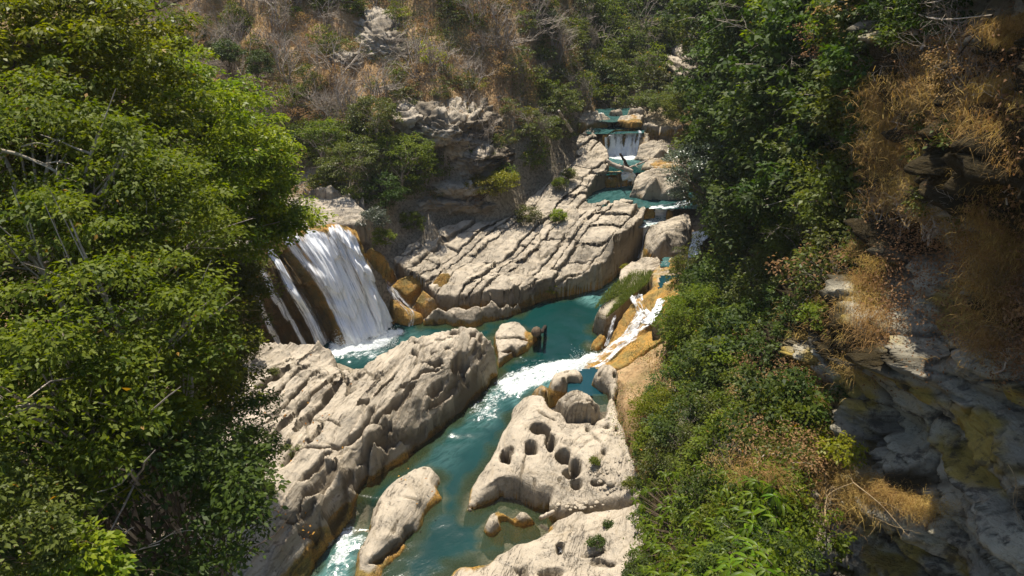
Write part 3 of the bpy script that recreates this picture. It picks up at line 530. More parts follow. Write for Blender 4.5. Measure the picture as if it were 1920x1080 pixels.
# jointed rock shelf: bed + separate blocks
def jointed_shelf(name, label, poly, inner, A, B, la, lb, seed, res=.075, drop=.55, step=.22):
    W = PP(poly); I = PP(inner); f = RBF(np.vstack([W, I]))
    TERR.extend([(a[0], a[1], a[2]-1.6) for a in np.vstack([W, I])])
    A = np.array(A)/np.hypot(*A); B = np.array(B)/np.hypot(*B)
    lo = W[:, :2].min(0)-.3; hi = W[:, :2].max(0)+.3
    X, Y = np.meshgrid(np.arange(lo[0], hi[0], res), np.arange(lo[1], hi[1], res))
    d = poly_sd(X, Y, W[:, :2])+(fbm(X*1.2, Y*1.2, 0, 3, seed)-.5)*.35
    inv = np.linalg.inv(np.stack([A, B], 1))
    Xw = X+(fbm(X*.35, Y*.35, 0, 3, seed+1)-.5)*1.0; Yw = Y+(fbm(X*.35, Y*.35, 0, 3, seed+2)-.5)*1.0
    Xw = Xw+(fbm(X*2, Y*2, 0, 3, seed+3)-.5)*.28; Yw = Yw+(fbm(X*2, Y*2, 0, 3, seed+4)-.5)*.28
    a = inv[0, 0]*Xw+inv[0, 1]*Yw; b = inv[1, 0]*Xw+inv[1, 1]*Yw
    # rows of uneven width across b
    b = b+.42*np.sin(b*1.7+.6)+.25*np.sin(b*.8); qb = b/lb; j = np.floor(qb).astype(np.int64)
    off = _hash(j, j*7, j, seed+5)-.5; fb = qb-j
    jl = la*(.5+1.9*_hash(j, j*3, j*5, seed+6)); qa = a/jl+off*3; i = np.floor(qa).astype(np.int64); fa = qa-i
    # merge some neighbours along the row
    dist_b = np.minimum(fb, 1-fb)*lb; dist_a = np.minimum(fa, 1-fa)*jl
    e = np.minimum(dist_a, dist_b); ed = np.minimum(e, d)
    r1 = _hash(i, j, i*0, seed+7); r2 = _hash(i, j, i*0, seed+8); r3 = _hash(i, j, i*0, seed+9)
    ztop = f(X, Y)+(r1-.5)*2*step+(r2-.5)*.22*(fa-.5)*2+(r3-.5)*.18*(fb-.5)*2
    ztop += (fbm(X*1.1, Y*1.1, 0, 4, seed+10)-.5)*.18+(fbm(X*.4, Y*2.4, 0, 3, seed+11)-.5)*.16
    fq, fe = facets(X, Y, .62, 2.0, math.atan2(A[1], A[0]), .09, seed+70); ztop = ztop+fq*(.3+1.2*r2)
    co, _1, _2, _3 = voro((Xw*A[0]+Yw*A[1])/5.5, (-Xw*A[1]+Yw*A[0])/2.6, seed+77); ztop = ztop+(co-.5)*.55
    gap = .012+.15*r2**4
    t = np.clip((ed-gap)/(.05+.05*r3), 0, 1); prof = (1-(1-t)**2.6)**(1/2.6)
    outer = d < e+.05
    fl = np.where(outer, np.minimum(-1.2, ztop-3.2) if False else ztop-drop*2.6, ztop-drop)
    Z = fl+(ztop-fl)*prof
    gy, gx = np.gradient(Z, res); g = np.hypot(gx, gy)+1e-6; st = ss(.6, 2.5, g)
    push = (fbm(X*.4, Y*.4, Z*4, 3, seed+12)-.5)*.2*st; Xo = X-gx/g*push; Yo = Y-gy/g*push
    dirt_shade = (1-ss(.0, .12, ed-gap))*.7
    root = tag(bpy.data.objects.new(name, None), label, 'rock shelf'); S.collection.objects.link(root)
    root.location = (W[:, 0].mean(), W[:, 1].mean(), W[:, 2].min()-1)
    # bed under the blocks
    zb = f(X, Y)-.42+(fbm(X*1.5, Y*1.5, 0, 3, seed+14)-.5)*.3
    tb = np.clip(d/.5, 0, 1); bb = min(W[:, 2].min()-1.4, -1.0)
    zb = bb+(zb-bb)*(1-(1-tb)**3)**(1/3)
    def add(nm, X_, Y_, Z_, keep, dr, och):
        cell = keep[:-1, :-1] & keep[1:, :-1] & keep[:-1, 1:] & keep[1:, 1:]
        if cell.sum() < 6: return
        V = np.stack([X_.ravel(), Y_.ravel(), Z_.ravel()], 1)
        V, F, at = compact(V, grid_faces(cell), dict(dirt_shade=dr.ravel(), ochre=och.ravel(), moss=np.zeros(Z_.size)))
        placed(nm, V, F, M['rock'], at, root)
    och = .9*(1-ss(.1, 1.0, Z+(fbm(X, Y, 0, 3, seed+15)-.5)*1.2))
    ochb = .9*(1-ss(.1, 1.6, zb+(fbm(X, Y, 0, 3, seed+15)-.5)*1.2))
    add('rock_bed', X, Y, zb, d > -.08, np.full(X.shape, .35), ochb)
    key = i*4096+j; ok = d > -.02
    iy, ix = np.nonzero(ok); ks = key[iy, ix]
    n = 0
    for kk in np.unique(ks):
        m = ks == kk
        if m.sum() < 30: continue
        y0, y1, x0, x1 = iy[m].min(), iy[m].max()+2, ix[m].min(), ix[m].max()+2
        sl = (slice(y0, y1), slice(x0, x1)); k2 = (key[sl] == kk) & ok[sl] & (t[sl] > -1) & (ed[sl] > gap[sl]-res)
        add('rock_block', Xo[sl], Yo[sl], Z[sl], k2, dirt_shade[sl], och[sl]); n += 1
    return root, f
dA = P(880, 440, 3.2)[:2]-P(780, 520, 2.2)[:2]; dB = np.array([1., .05])
shelf, f_shelf = jointed_shelf('rock_shelf', 'wide jointed pale rock shelf of tilted blocks above the canal bend',
 [(735,478,3.3),(760,455,3.4),(790,432,3.6),(825,424,3.6),(870,410,3.6),(940,406,3.6),(985,372,4.2),(1040,330,5.1),(1078,290,6.0),(1080,262,6.4),(1088,242,6.8),(1112,242,6.9),(1122,262,6.4),(1138,282,5.6),(1144,296,5.5),(1140,316,5.3),(1120,330,5.1),(1104,352,4.6),(1102,372,4.2),
  (1140,376,4.2),(1200,380,4.1),(1212,392,3.8),(1205,412,3.3),(1188,430,3.2),(1168,442,3.2),(1154,450,3.2),(1154,478,2.2),(1140,492,1.8),(1105,508,1.6),(1060,518,1.6),(1020,530,1.5),(1000,538,1.5),(950,552,1.5),(915,552,1.5),(885,562,1.2),(850,560,1.3),(815,548,1.6),(800,528,2.1),(760,512,2.6)],
 [(820,520,2.0),(900,500,2.1),(980,470,2.6),(1050,450,2.9),(1050,495,2.1),(1100,470,2.6),(1140,425,3.5),(850,450,3.0),(780,470,3.0),(900,430,3.3),(950,430,3.3),(1020,395,3.8),(1100,395,4.0),(1180,400,3.9),(1060,340,5.0),(940,530,1.9),(870,530,2.0),(1100,310,5.4),(1110,280,6.0)],
 dA, dB, 2.7, 1.15, 101, step=.16)
mesh_rock('canal_wall_rock', 'sheer grey and orange rock wall dropping into the narrow head of the canal',
  [(1010,560,.2),(1040,536,1.0),(1085,516,1.6),(1130,490,2.2),(1150,455,3.1),(1170,442,3.1),(1190,428,3.0),(1205,405,2.9),(1212,402,2.6),(1204,425,1.5),(1193,450,.6),(1176,475,.1),(1156,512,.1),(1120,524,.1),(1085,536,.1),(1050,545,.1)],
  [(1160,470,1.6),(1140,500,1.1),(1100,512,1.1),(1185,440,1.9)], wall=.2, base=-1.2, seed=103, res=.06, relief=.12, ledge=.25, ldir=(.7,1), llen=.8, och=.9)

# ------------------------------------------------------------------ cliff on the right, a displaced sheet
CR = [-400, -120, 0, 150, 300, 450, 600, 750, 900, 1080, 1350]
CE = [1335, 1332, 1325, 1315, 1318, 1335, 1262, 1195, 1212, 1200, 1190]    # left edge of each row
CDIST = [  # distances at edge, then at 1400, 1500, 1620, 1760, 1920, 2200, 2700
 [70, 52, 38, 29, 21, 16, 12, 9], [64, 50, 37, 28, 20, 15.5, 12, 9], [61, 48, 36, 27.5, 20, 15.2, 11.5, 9], [57, 45, 35, 27, 19.5, 15, 11.2, 8.6],
 [53, 43, 34, 26, 19, 14.5, 11, 8.4], [50, 40, 30, 23, 19, 16, 12.4, 9.2], [44, 36, 26.5, 20.5, 18.2, 16, 13, 10], [37, 24, 22, 19.6, 18.0, 16.2, 13.6, 10.8],
 [31, 17, 21, 19.8, 18.4, 16.7, 14.2, 11.4], [23, 13, 21, 20.2, 19, 17.4, 15, 12.2], [14, 11, 21.5, 21.5, 20, 18.5, 16, 13]]
cols = lambda e, py=0: [e, (max(e+90, 1400) if e > 1300 else (e+130 if py < 700 else 1450)), 1500 if py < 700 else 1535, 1620, 1760, 1920, 2200, 2700]
def _dist_pts():
    o = []
    for r, py in enumerate(CR):
        for c, px in enumerate(cols(CE[r], py)): o.append((px/100., py/100., CDIST[r][c]))
    return o
CDF = RBF(_dist_pts(), .02)
def cliff_dist(px, py): return CDF(np.asarray(px)/100., np.asarray(py)/100.)
def C(px, py, off=0.0): return D(px, py, cliff_dist(px, py)-off)
def build_cliff():
    nv, nu = 430, 430
    rows = np.linspace(CR[0], CR[-1], nv); e = np.interp(rows, CR, CE)
    u = np.linspace(0, 1, nu)**1.15
    PX = e[:, None]+(2700-e[:, None])*u[None]; PY = np.repeat(rows[:, None], nu, 1)
    Wd = C(PX, PY)
    gu = np.gradient(Wd, axis=1); gv = np.gradient(Wd, axis=0); nr = np.cross(gu, gv); nr /= np.linalg.norm(nr, axis=2, keepdims=True)
    if (nr[..., 0].mean() > 0): nr = -nr
    x, y, z = Wd[..., 0], Wd[..., 1], Wd[..., 2]
    n = (fbm(x*.22, y*.22, z*.22, 3, 201)-.5)*1.5+(fbm(x*.8, y*.8, z*1.1, 5, 205)-.5)*1.5
    fc, fe = facets(x+y*.9, z*1.15, 1.5, 1.5, .25, .55, 231); fc2, fe2 = facets(x+y*.9, z*1.15, .5, 1.6, .25, .22, 241); n += fc+fc2; crack_shade = np.clip(fe*.9+fe2*.6, 0, 1)
    led = fbm(x*.3, y*.3, z*1.5, 4, 210); n += (ss(.42, .6, led)-.5)*.8
    n += (np.abs(fbm(x*1.7, y*1.7, z*1.7, 4, 215)-.5))*.9+(fbm(x*4, y*4, z*5, 4, 217)-.5)*.3
    q = z/.7+(fbm(x*.35, y*.35, z*.2, 3, 218)-.5)*3; n += (ss(.1, .85, q-np.floor(q))-ss(.85, 1, q-np.floor(q))-.4)*.45*ss(.4, .6, fbm(x*.25, y*.25, z*.4, 3, 219))
    for px, py, rx, ry, dp in [(1745,560,110,110,1.6),(1800,470,70,50,1.0),(1630,790,90,80,.9),(1800,800,90,110,1.0),(1690,930,70,50,-1.1),(1700,690,130,28,-1.2),(1630,600,60,70,-.9),(1880,560,60,90,-1.3),(1850,300,90,70,-1.0),(1800,40,70,50,.8)]:
        q = ((PX-px)/rx)**2+((PY-py)/ry)**2; n -= dp*np.exp(-q)
    n = n*(1-.75*ss(1520, 1440, PX)*ss(680, 780, PY))
    n = n*np.clip(np.linalg.norm(Wd-np.array([0, 0, CAM_H]), axis=2)/24, .3, 1)
    Wd2 = Wd+nr*n[..., None]
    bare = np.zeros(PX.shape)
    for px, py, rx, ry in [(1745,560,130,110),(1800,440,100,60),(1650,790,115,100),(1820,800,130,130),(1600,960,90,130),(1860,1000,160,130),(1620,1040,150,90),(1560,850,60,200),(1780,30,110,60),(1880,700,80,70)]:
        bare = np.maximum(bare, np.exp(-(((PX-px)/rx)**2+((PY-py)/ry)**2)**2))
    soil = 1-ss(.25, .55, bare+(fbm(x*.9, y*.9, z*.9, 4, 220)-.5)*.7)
    # skirt going back and down behind the left edge
    sk = []
    for k in range(1, 7):
        q = Wd2[:, 0].copy(); q[:, 0] += .9*k; q[:, 1] += .8*k; q[:, 2] -= .5*k*k*.6; sk.append(q)
    A = np.concatenate([np.stack(sk[::-1], 1), Wd2], 1); so = np.concatenate([np.ones((nv, 6)), soil], 1)
    F = grid_faces(np.ones((nv-1, nu+5), bool))
    o = placed('cliff', A.reshape(-1, 3), F, M['cliff'], dict(soil=so.ravel(), crack=np.concatenate([np.zeros((nv, 6)), crack_shade], 1).ravel())); tag(o, kind='structure')
    return Wd2, PX, PY
cliffW, cPX, cPY = build_cliff()

# ------------------------------------------------------------------ ground
for a in [(-12,18.2,.2),(-16.5,33,.4),(-14,8,1),(-12,0,1),(-20,0,8),(-19,12,7),(-18.5,20,6),(-21,28,6.5),(-20,35,6),(-19.5,39,6.2),(-26,10,16),(-27,22,16),(-28,33,14),(-27,40,10),(-36,10,27),(-38,30,27),(-38,44,20),(-50,0,38),(-55,30,42),(-30,-10,20),(-15,-15,2),(0,-15,-1.5),(0,0,-1.5),(-4,8,-1.5),(-6,18,-1.5),(-3,21,-1.8),(-1,26,-1.8),(0,31,-1.8),(3,38,-1.8),(6,43,-1.6),(8,46,-1.5),(-8,37,-1.6),(-11,35.2,-1.4),(-6,38,-1.5),(-3,38.5,-1.2),(-14,36,-.8),(-17.5,36.5,-.4),
          (-20,47,7.0),(-15,48,7.6),(-13,46,6.6),(-9.5,45,6.8),(-6,45.5,6.4),(-1,49,6.2),(3,55,7.4),(6.5,61.5,9),
          (-28,48,9),(-40,52,14),(-20,55,15),(-12,54,15),(-5,53,13.5),(1,57,13),(4.5,63,14),(-30,62,22),(-16,64,25),(-6,62,22),(0,66,23),(5,72,22),(-20,78,38),(-5,80,38),(3,88,36),(-45,75,38),(-10,100,58),(-60,60,40),(-60,110,70),
          (10,66,9.5),(9,72,11.5),(12,80,16),(10,95,28),(18,74,15),(17,66,10),(14,105,36),(25,90,38),(14,130,58),(40,120,75),(0,130,66),(24,62,22),(20,56,12),(30,50,30),(40,60,50),(60,90,80),(-20,150,85),(60,150,100),
          (19,48,8),(22,40,14),(16,36,6),(13,30,4),(12,24,5),(10,18,5),(9,10,3),(12,0,5),(30,30,28),(28,15,28),(24,0,22),(16,12,14),(17,22,15),(45,30,45),(45,0,40),(20,-15,15)]: TERR.append(a)
for a in [(1165,300,4.0),(1148,315,4.0),(1140,300,4.0),(1190,300,4.0),(1180,340,2.8),(1150,360,2.7),(1200,360,2.8),(1120,362,2.8),(1260,382,2.8),(1160,238,5.7),(1185,238,5.7),(1130,238,5.7),(1145,228,5.9),(1140,215,6.2),(1170,216,6.4),(1120,213,6.4),(1225,410,1.6),(1215,440,0)]: TERR.append(tuple(P(*a)))
GROUND = RBF(TERR, .3)
def ground_z(x, y):
    z = GROUND(x, y); k = ss(46, 56, y)*(1-ss(14, 22, x)); z = np.where(z > 9, 9+(z-9)*(1-.30*k), z); hill = ss(7.5, 14, z)
    z = z+hill*((fbm(x*.09, y*.09, 0, 4, 301)-.5)*9+(fbm(x*.5, y*.5, 0, 4, 305)-.5)*1.6)
    return z+(fbm(x*.8, y*.8, 0, 3, 309)-.5)*.5
RIVER = PP([(575,1200,0),(640,1010,0),(700,905,0),(800,825,0),(900,742,0),(940,690,0),(925,620,0),(860,640,0),(700,690,0),(630,690,0),(560,650,0),(500,650,0),(600,630,0),(740,605,0),(850,608,0),(960,588,0),(1060,545,0),(1150,505,0),(1185,455,0),(1210,460,0),(1160,535,0),(1115,600,0),(1100,670,0),(1010,730,0),(960,770,0),(870,960,0),(830,1070,0),(700,1300,0)])[:, :2]
def build_ground():
    xs = np.concatenate([np.arange(-75, -30, 1.2), np.arange(-30, 26, .42), np.arange(26, 80, 1.4)])
    ys = np.concatenate([np.arange(-20, 10, 1.2), np.arange(10, 110, .45), np.arange(110, 190, 2.0)])
    X, Y = np.meshgrid(xs, ys); Z = ground_z(X, Y)
    sd = poly_sd(X, Y, RIVER); Z = np.where(sd > -.3, np.minimum(Z, -.9), Z)
    for pl, zz in (([(1115,330),(1125,285),(1135,262),(1200,262),(1215,285),(1220,325),(1190,345),(1135,345)], 4.2), ([(1085,385),(1095,340),(1200,335),(1310,360),(1310,400),(1200,400)], 3.0), ([(1100,258),(1100,226),(1190,216),(1220,236),(1215,258)], 6.3), ([(1195,440),(1200,400),(1260,396),(1262,412),(1225,430)], 1.9)):
        Z = np.where(poly_sd(X, Y, np.array([P(a, b, zz+.7)[:2] for a, b in pl])) > -.5, np.minimum(Z, zz), Z)
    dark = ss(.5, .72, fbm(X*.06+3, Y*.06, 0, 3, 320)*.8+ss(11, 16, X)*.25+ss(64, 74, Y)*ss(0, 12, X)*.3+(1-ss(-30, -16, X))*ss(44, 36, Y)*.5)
    stone = (1-ss(8.0, 10.5, Z+(fbm(X*.4, Y*.4, 0, 3, 330)-.5)*4))*ss(-20, -14, X)*(1-ss(12, 17, X))
    F = grid_faces(np.ones((len(ys)-1, len(xs)-1), bool))
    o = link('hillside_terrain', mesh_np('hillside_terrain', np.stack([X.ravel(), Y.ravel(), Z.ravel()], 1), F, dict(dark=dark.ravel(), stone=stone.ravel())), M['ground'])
    tag(o, kind='structure')
build_ground()
def hit(px, py, t0=20, t1=170):         # first meeting of a bearing with the ground
    d = ray(px, py); d = d/np.linalg.norm(d); s = np.arange(t0, t1, .4)
    q = d[None]*s[:, None]+np.array([0, 0, CAM_H]); g = ground_z(q[:, 0], q[:, 1])
    b = np.nonzero(q[:, 2] < g)[0]
    return q[b[0]] if len(b) else None

# ------------------------------------------------------------------ water
def strokes(X, Y, items, seed=0):
    f = np.zeros(X.shape)
    Xw = X+(fbm(X*.8, Y*.8, 0, 3, seed)-.5)*.9; Yw = Y+(fbm(X*.8, Y*.8, 0, 3, seed+1)-.5)*.9
    for pts, z, w, st in items:
        q = np.array([P(a, b, z)[:2] for a, b in pts]); d, _ = seg_dist(Xw, Yw, q)
        f = np.maximum(f, st*(1-ss(w*.25, w, d)))
    return f
def build_river():
    X, Y = np.meshgrid(np.arange(-20, 13, .13), np.arange(8, 53, .13))
    foam = strokes(X, Y, [([(1150,672),(1110,680),(1060,692),(1000,706),(955,722)],0,1.8,.76),([(1120,672),(1030,692)],0,1.0,.84),([(960,722),(925,745),(905,775)],0,1.6,.60),([(900,770),(850,820)],0,1.2,.28),
        ([(640,655),(690,650),(738,625)],0,1.25,.92),([(650,662),(700,662)],0,1.8,.62),([(655,975),(650,1000),(640,1025)],0,.75,.72),([(640,1020),(610,1080)],0,1.2,.55),([(675,985),(690,1000)],0,.5,.7),([(895,600),(930,590),(960,590)],0,.5,.62),
        ([(940,620),(925,650)],0,.4,.3),([(1195,475),(1165,520)],0,1.0,.45),([(970,670),(1000,680),(1040,680)],0,.8,.52)], 401)
    shal = strokes(X, Y, [([(920,925),(970,935),(1030,940)],0,1.9,1),([(950,1000),(1000,990),(1030,975)],0,1.6,1),([(700,905),(735,885),(790,850)],0,1.0,.95),([(680,930),(665,960)],0,1.1,.9),([(800,612),(850,612),(900,612)],0,.5,.7),([(900,745),(935,700)],0,.6,.6),([(840,1055),(910,1045)],0,.6,.7),([(868,965),(900,965)],0,.6,.6),([(745,1060),(740,1090)],0,.7,.5),([(905,1020),(940,1000)],0,.7,.7)], 411)
    milk = strokes(X, Y, [([(1200,465),(1150,530),(1110,560)],0,1.7,.85),([(930,740),(890,785)],0,1.6,.45),([(880,790),(820,850)],0,2.0,.22),([(650,990),(600,1080)],0,1.9,.8),([(660,660),(760,640)],0,2.0,.35),([(1080,700),(980,740)],0,1.8,.6)], 421)
    near = np.full(X.shape, 9.)
    for pl in SHORE:
        lo, hi = pl.min(0)-1.2, pl.max(0)+1.2; m = (X > lo[0]) & (X < hi[0]) & (Y > lo[1]) & (Y < hi[1])
        if m.any(): near[m] = np.minimum(near[m], -poly_sd(X[m], Y[m], pl))
    shal = np.maximum(shal, .85*(1-ss(-.1, .75, near+(fbm(X*1.3, Y*1.3, 0, 3, 425)-.5)*.9)))
    cx = strokes(X, Y, [([(655,985),(630,1020),(590,1090),(560,1200)],0,2.4,1)], 431)
    Z = -.9*ss(.15, .8, cx)*(1-ss(-.1, 1.5, Y-P(655, 968, 0)[1]))
    rough = np.clip(foam, 0, 1)
    Z = Z+(fbm(X*.9, Y*.9, 0, 3, 441)-.5)*.06+rough*(fbm(X*2.2, Y*2.2, 0, 4, 442)-.35)*.45
    o = link('river', mesh_np('river', np.stack([X.ravel(), Y.ravel(), Z.ravel()], 1), grid_faces(np.ones((X.shape[0]-1, X.shape[1]-1), bool)), dict(foam=foam.ravel(), shallow=shal.ravel(), milky=milk.ravel())), M['water'])
    tag(o, kind='structure')
build_river()
def pool(name, pts, z, foam=(), shallow=.0, milky=.0, mat='water', res=.16, milk_strokes=()):
    W = np.array([P(a, b, z) for a, b in pts]); lo = W.min(0); hi = W.max(0)
    X, Y = np.meshgrid(np.arange(lo[0], hi[0]+res, res), np.arange(lo[1], hi[1]+res, res)); d = poly_sd(X, Y, W[:, :2])
    f = strokes(X, Y, [(p, z, w, s) for p, w, s in foam], 451) if foam else np.zeros(X.shape)
    mk = np.maximum(milky, strokes(X, Y, [(p, z, w, s) for p, w, s in milk_strokes], 455) if milk_strokes else 0)
    Z = z+f*(fbm(X*2, Y*2, 0, 3, 452)-.4)*.25; k = d > -res; cell = k[:-1, :-1] & k[1:, :-1] & k[:-1, 1:] & k[1:, 1:]
    V, F, at = compact(np.stack([X.ravel(), Y.ravel(), Z.ravel()], 1), grid_faces(cell), dict(foam=f.ravel(), shallow=np.full(X.size, shallow), milky=(np.zeros(X.shape)+mk).ravel()))
    o = placed(name, V, F, M[mat], at); tag(o, kind='structure'); return o
pool('middle_pool', [(1085,385),(1095,345),(1150,338),(1200,340),(1300,360),(1310,392),(1225,392),(1200,388)], 3.7, [([(1136,346),(1152,348)],.6,.8),([(1165,345),(1190,340)],.9,.9),([(1225,392),(1265,388),(1290,378)],.6,.75)], milky=.35)
pool('upper_pool', [(1118,330),(1128,284),(1210,284),(1216,322),(1160,326)], 4.9, [([(1135,291),(1165,296),(1200,290)],1.3,.95),([(1165,300),(1170,305)],1.4,.5)], milk_strokes=[([(1140,298),(1195,298)],2.6,.7)])
pool('lip_pool', [(1100,250),(1105,226),(1190,218),(1215,236),(1205,249),(1140,251)], 6.75, [([(1150,228),(1168,226)],.5,.8)], milky=.35)
pool('head_pool', [(1110,226),(1108,205),(1185,203),(1190,222),(1150,229)], 7.35, [([(1112,212),(1125,214)],.5,.8)], milky=.35)
pool('chute_pool', [(1197,428),(1203,402),(1250,398),(1258,408),(1225,422)], 2.75, [([(1208,405),(1248,402)],1.2,.85),([(1210,425),(1240,410)],1.2,.7)], milky=.9)
pool('dark_pool', [(1064,738),(1066,700),(1115,690),(1142,715),(1140,742)], 1.55, mat='pool_dark')
pool('little_pool', [(1110,772),(1112,742),(1138,738),(1140,770)], 1.7, mat='pool_dark', shallow=.7)
pool('terrace_pool', [(1235,545),(1240,518),(1290,515),(1300,550)], 2.62, mat='pool_dark')
pool('terrace_runnel', [(1238,498),(1245,484),(1300,478),(1300,500)], 2.45, [([(1250,492),(1300,486)],.9,.6)], milky=.5)

def bez_grid(ctrl, nu, nv):            # smooth interpolation of a control net (rows x cols x 3)
    c = np.asarray(ctrl, float); R, Cn = c.shape[:2]
    def cm(pts, t):
        n = len(pts); s = t*(n-1); i = np.clip(np.floor(s).astype(int), 0, n-2); f = (s-i)
        g = lambda k: pts[np.clip(k, 0, n-1)]
        f = f.reshape((-1,)+(1,)*(pts.ndim-1))
        p0, p1, p2, p3 = g(i-1), g(i), g(i+1), g(i+2)
        return .5*(2*p1+(p2-p0)*f+(2*p0-5*p1+4*p2-p3)*f*f+(3*p1-p0-3*p2+p3)*f**3)
    a = cm(c, np.linspace(0, 1, nv)); b = cm(np.swapaxes(a, 0, 1), np.linspace(0, 1, nu)); return np.swapaxes(b, 0, 1)
def sheet(name, ctrl, nu, nv, mat, off=0, disp=None, mask=None, attrs=None, label=None, cat=None, parent=None, uvs=True, world=False):
    c = ctrl if world else [[P(*q) for q in r] for r in ctrl]
    G = bez_grid(c, nu, nv); gu = np.gradient(G, axis=1); gv = np.gradient(G, axis=0); n = np.cross(gu, gv); n /= np.linalg.norm(n, axis=2, keepdims=True)+1e-9
    if n[..., 1].mean() > 0: n = -n
    U, V = np.meshgrid(np.linspace(0, 1, nu), np.linspace(0, 1, nv))
    dd = off+(disp(U, V, G) if disp else 0); G = G+n*np.asarray(dd)[..., None] if np.ndim(dd) else G+n*dd
    at = {k: f(U, V, G).ravel() for k, f in (attrs or {}).items()}
    o = placed(name, G.reshape(-1, 3), grid_faces(np.ones((nv-1, nu-1), bool)), mat, at, parent)
    me = o.data; uv = me.uv_layers.new(name='UVMap'); li = np.empty(len(me.loops), np.int32); me.loops.foreach_get('vertex_index', li)
    uv.data.foreach_set('uv', np.stack([U.ravel()[li], V.ravel()[li]], 1).astype(np.float32).ravel())
    if label: tag(o, label, cat)
    return o
# the great fall: a leaning travertine face and the water running down it
FALL = [[(425,530,5.6),(462,492,6.1),(496,464,6.4),(512,448,6.55),(572,430,6.7),(628,421,6.8),(668,432,6.5)],
        [(432,545,5.0),(472,508,5.5),(510,480,5.9),(530,466,6.1),(588,448,6.3),(640,440,6.4),(678,458,5.8)],
        [(450,575,3.4),(500,556,3.7),(545,540,4.0),(576,526,4.2),(628,512,4.3),(666,506,4.3),(694,500,4.2)],
        [(470,615,1.6),(524,600,1.8),(576,590,1.9),(612,584,2.0),(658,578,2.0),(696,572,1.95),(717,556,2.1)],
        [(490,655,-.1),(548,650,0),(602,644,.05),(640,645,.05),(682,640,0),(718,628,0),(743,607,.1)],
        [(496,668,-.9),(553,664,-.9),(608,660,-.9),(646,662,-.9),(688,656,-.9),(722,643,-.9),(749,620,-.9)]]
fdisp = lambda U, V, G: (ss(.3, .7, np.mod(V*5+fbm(U*6, V*2, 0, 3, 507)*2.5, 1))-.5)*.22*ss(.05, .3, V)+(fbm(U*11+V*1.2, V*2.2, 0, 4, 501)-.5)*1.2*(.25+.75*ss(0, .2, V))+(fbm(U*34, V*5, 0, 3, 503)-.5)*.28
sheet('fall_cliff', FALL, 200, 150, M['ochre'], 0, fdisp, attrs=dict(ochre=lambda U, V, G: .8+0*U, dirt_shade=lambda U, V, G: np.clip(1.15*ss(.62, .38, U+.2*(fbm(U*4, V*2, 0, 3, 511)-.5)), 0, 1), moss=lambda U, V, G: .3*ss(.45, .1, U)),  # left side of the face painted dark for the shade there
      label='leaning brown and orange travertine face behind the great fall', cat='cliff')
def fmask(U, V, G):
    n = fbm(U*9, V*1.2+2, 0, 4, 515); n2 = fbm(U*22, V*3, 0, 3, 516)
    m = .60*ss(.475, .53, U+(n-.5)*.08)*ss(1.02, .94, U)
    m = np.maximum(m, .55*np.exp(-((U-.335-.03*(n-.5))/.05)**2))
    m = np.maximum(m, .50*np.exp(-((U-.20-.06*V+.06*(n-.5))/.035)**2)); m = np.maximum(m, .48*np.exp(-((U-.13+.03*V)/.03)**2))
    m = np.maximum(m, .38*ss(.30, .34, U)*ss(.46, .40, U))
    m = m*(.62+.5*n+.28*n2); edge = ss(.015, .16, V+(fbm(U*16, V, 0, 3, 517)-.5)*.16)
    return m*edge+.16*ss(.55, .95, V)*ss(.48, .56, U)-.10*ss(.45, .1, V)*(n2 > .52)
sheet('waterfall', FALL, 260, 200, M['fall'], .16, lambda U, V, G: fdisp(U, V, G)+(fbm(U*50, V*4, 0, 3, 521)-.5)*.16+.12*ss(.8, 1, V), attrs=dict(mask=fmask),
      label='great white fall sheeting down the leaning orange rock face into the plunge pool', cat='waterfall')
def spray(name, label, px, py, z, w, d, h, n, seed, size=.045):   # foam droplets thrown up at the foot of a fall
    r = np.random.default_rng(seed); c = P(px, py, z)
    q = np.stack([r.uniform(-w, w, n), r.normal(0, d, n), np.abs(r.normal(0, h, n))], 1); nr = r.normal(0, 1, (n, 3)); s = r.uniform(.4, 1, n)*size
    V = (c+q)[:, None]+s[:, None, None]*np.array([[1, 0, -.5], [-1, 0, -.5], [0, 1, -.5], [0, 0, .9]])[None]
    F = np.array([[0, 1, 3], [1, 2, 3], [2, 0, 3], [0, 2, 1]])[None]+np.arange(n)[:, None, None]*4
    o = placed(name, V.reshape(-1, 3), F.reshape(-1, 3), M['foam'], smooth=False); tag(o, label, 'spray', kind='stuff')
_n = N('foam_drops'); M['foam'] = _n.done(_n.bsdf((.85, .88, .9), .4))
spray('spray', 'white spray along the foot of the great fall', 688, 645, 0, 2.0, .5, .42, 4200, 3, .03)
UF = lambda xo, z0, z1: [[(1131+xo,254,6.72),(1150,247,6.85),(1168,245,6.85),(1186,244,6.85),(1204+xo,248,6.75)],[(1130,258,6.5),(1149,252,6.6),(1168,250,6.6),(1187,249,6.6),(1205,253,6.6)],[(1132,272,5.8),(1149,270,5.8),(1167,269,5.8),(1184,268,5.85),(1199,270,5.8)],[(1135,290,4.8),(1150,291,4.8),(1167,292,4.75),(1182,291,4.8),(1195,288,4.85)]]
ud = lambda U, V, G: (fbm(U*9, V*1.4, 0, 4, 531)-.5)*.5
sheet('upper_fall_cliff', UF(0,0,0), 70, 50, M['ochre'], -.12, ud, attrs=dict(ochre=lambda U,V,G: 1+0*U, dirt_shade=lambda U,V,G: .3+0*U, moss=lambda U,V,G: .3+0*U), label='ochre step of rock behind the upper fall', cat='cliff')
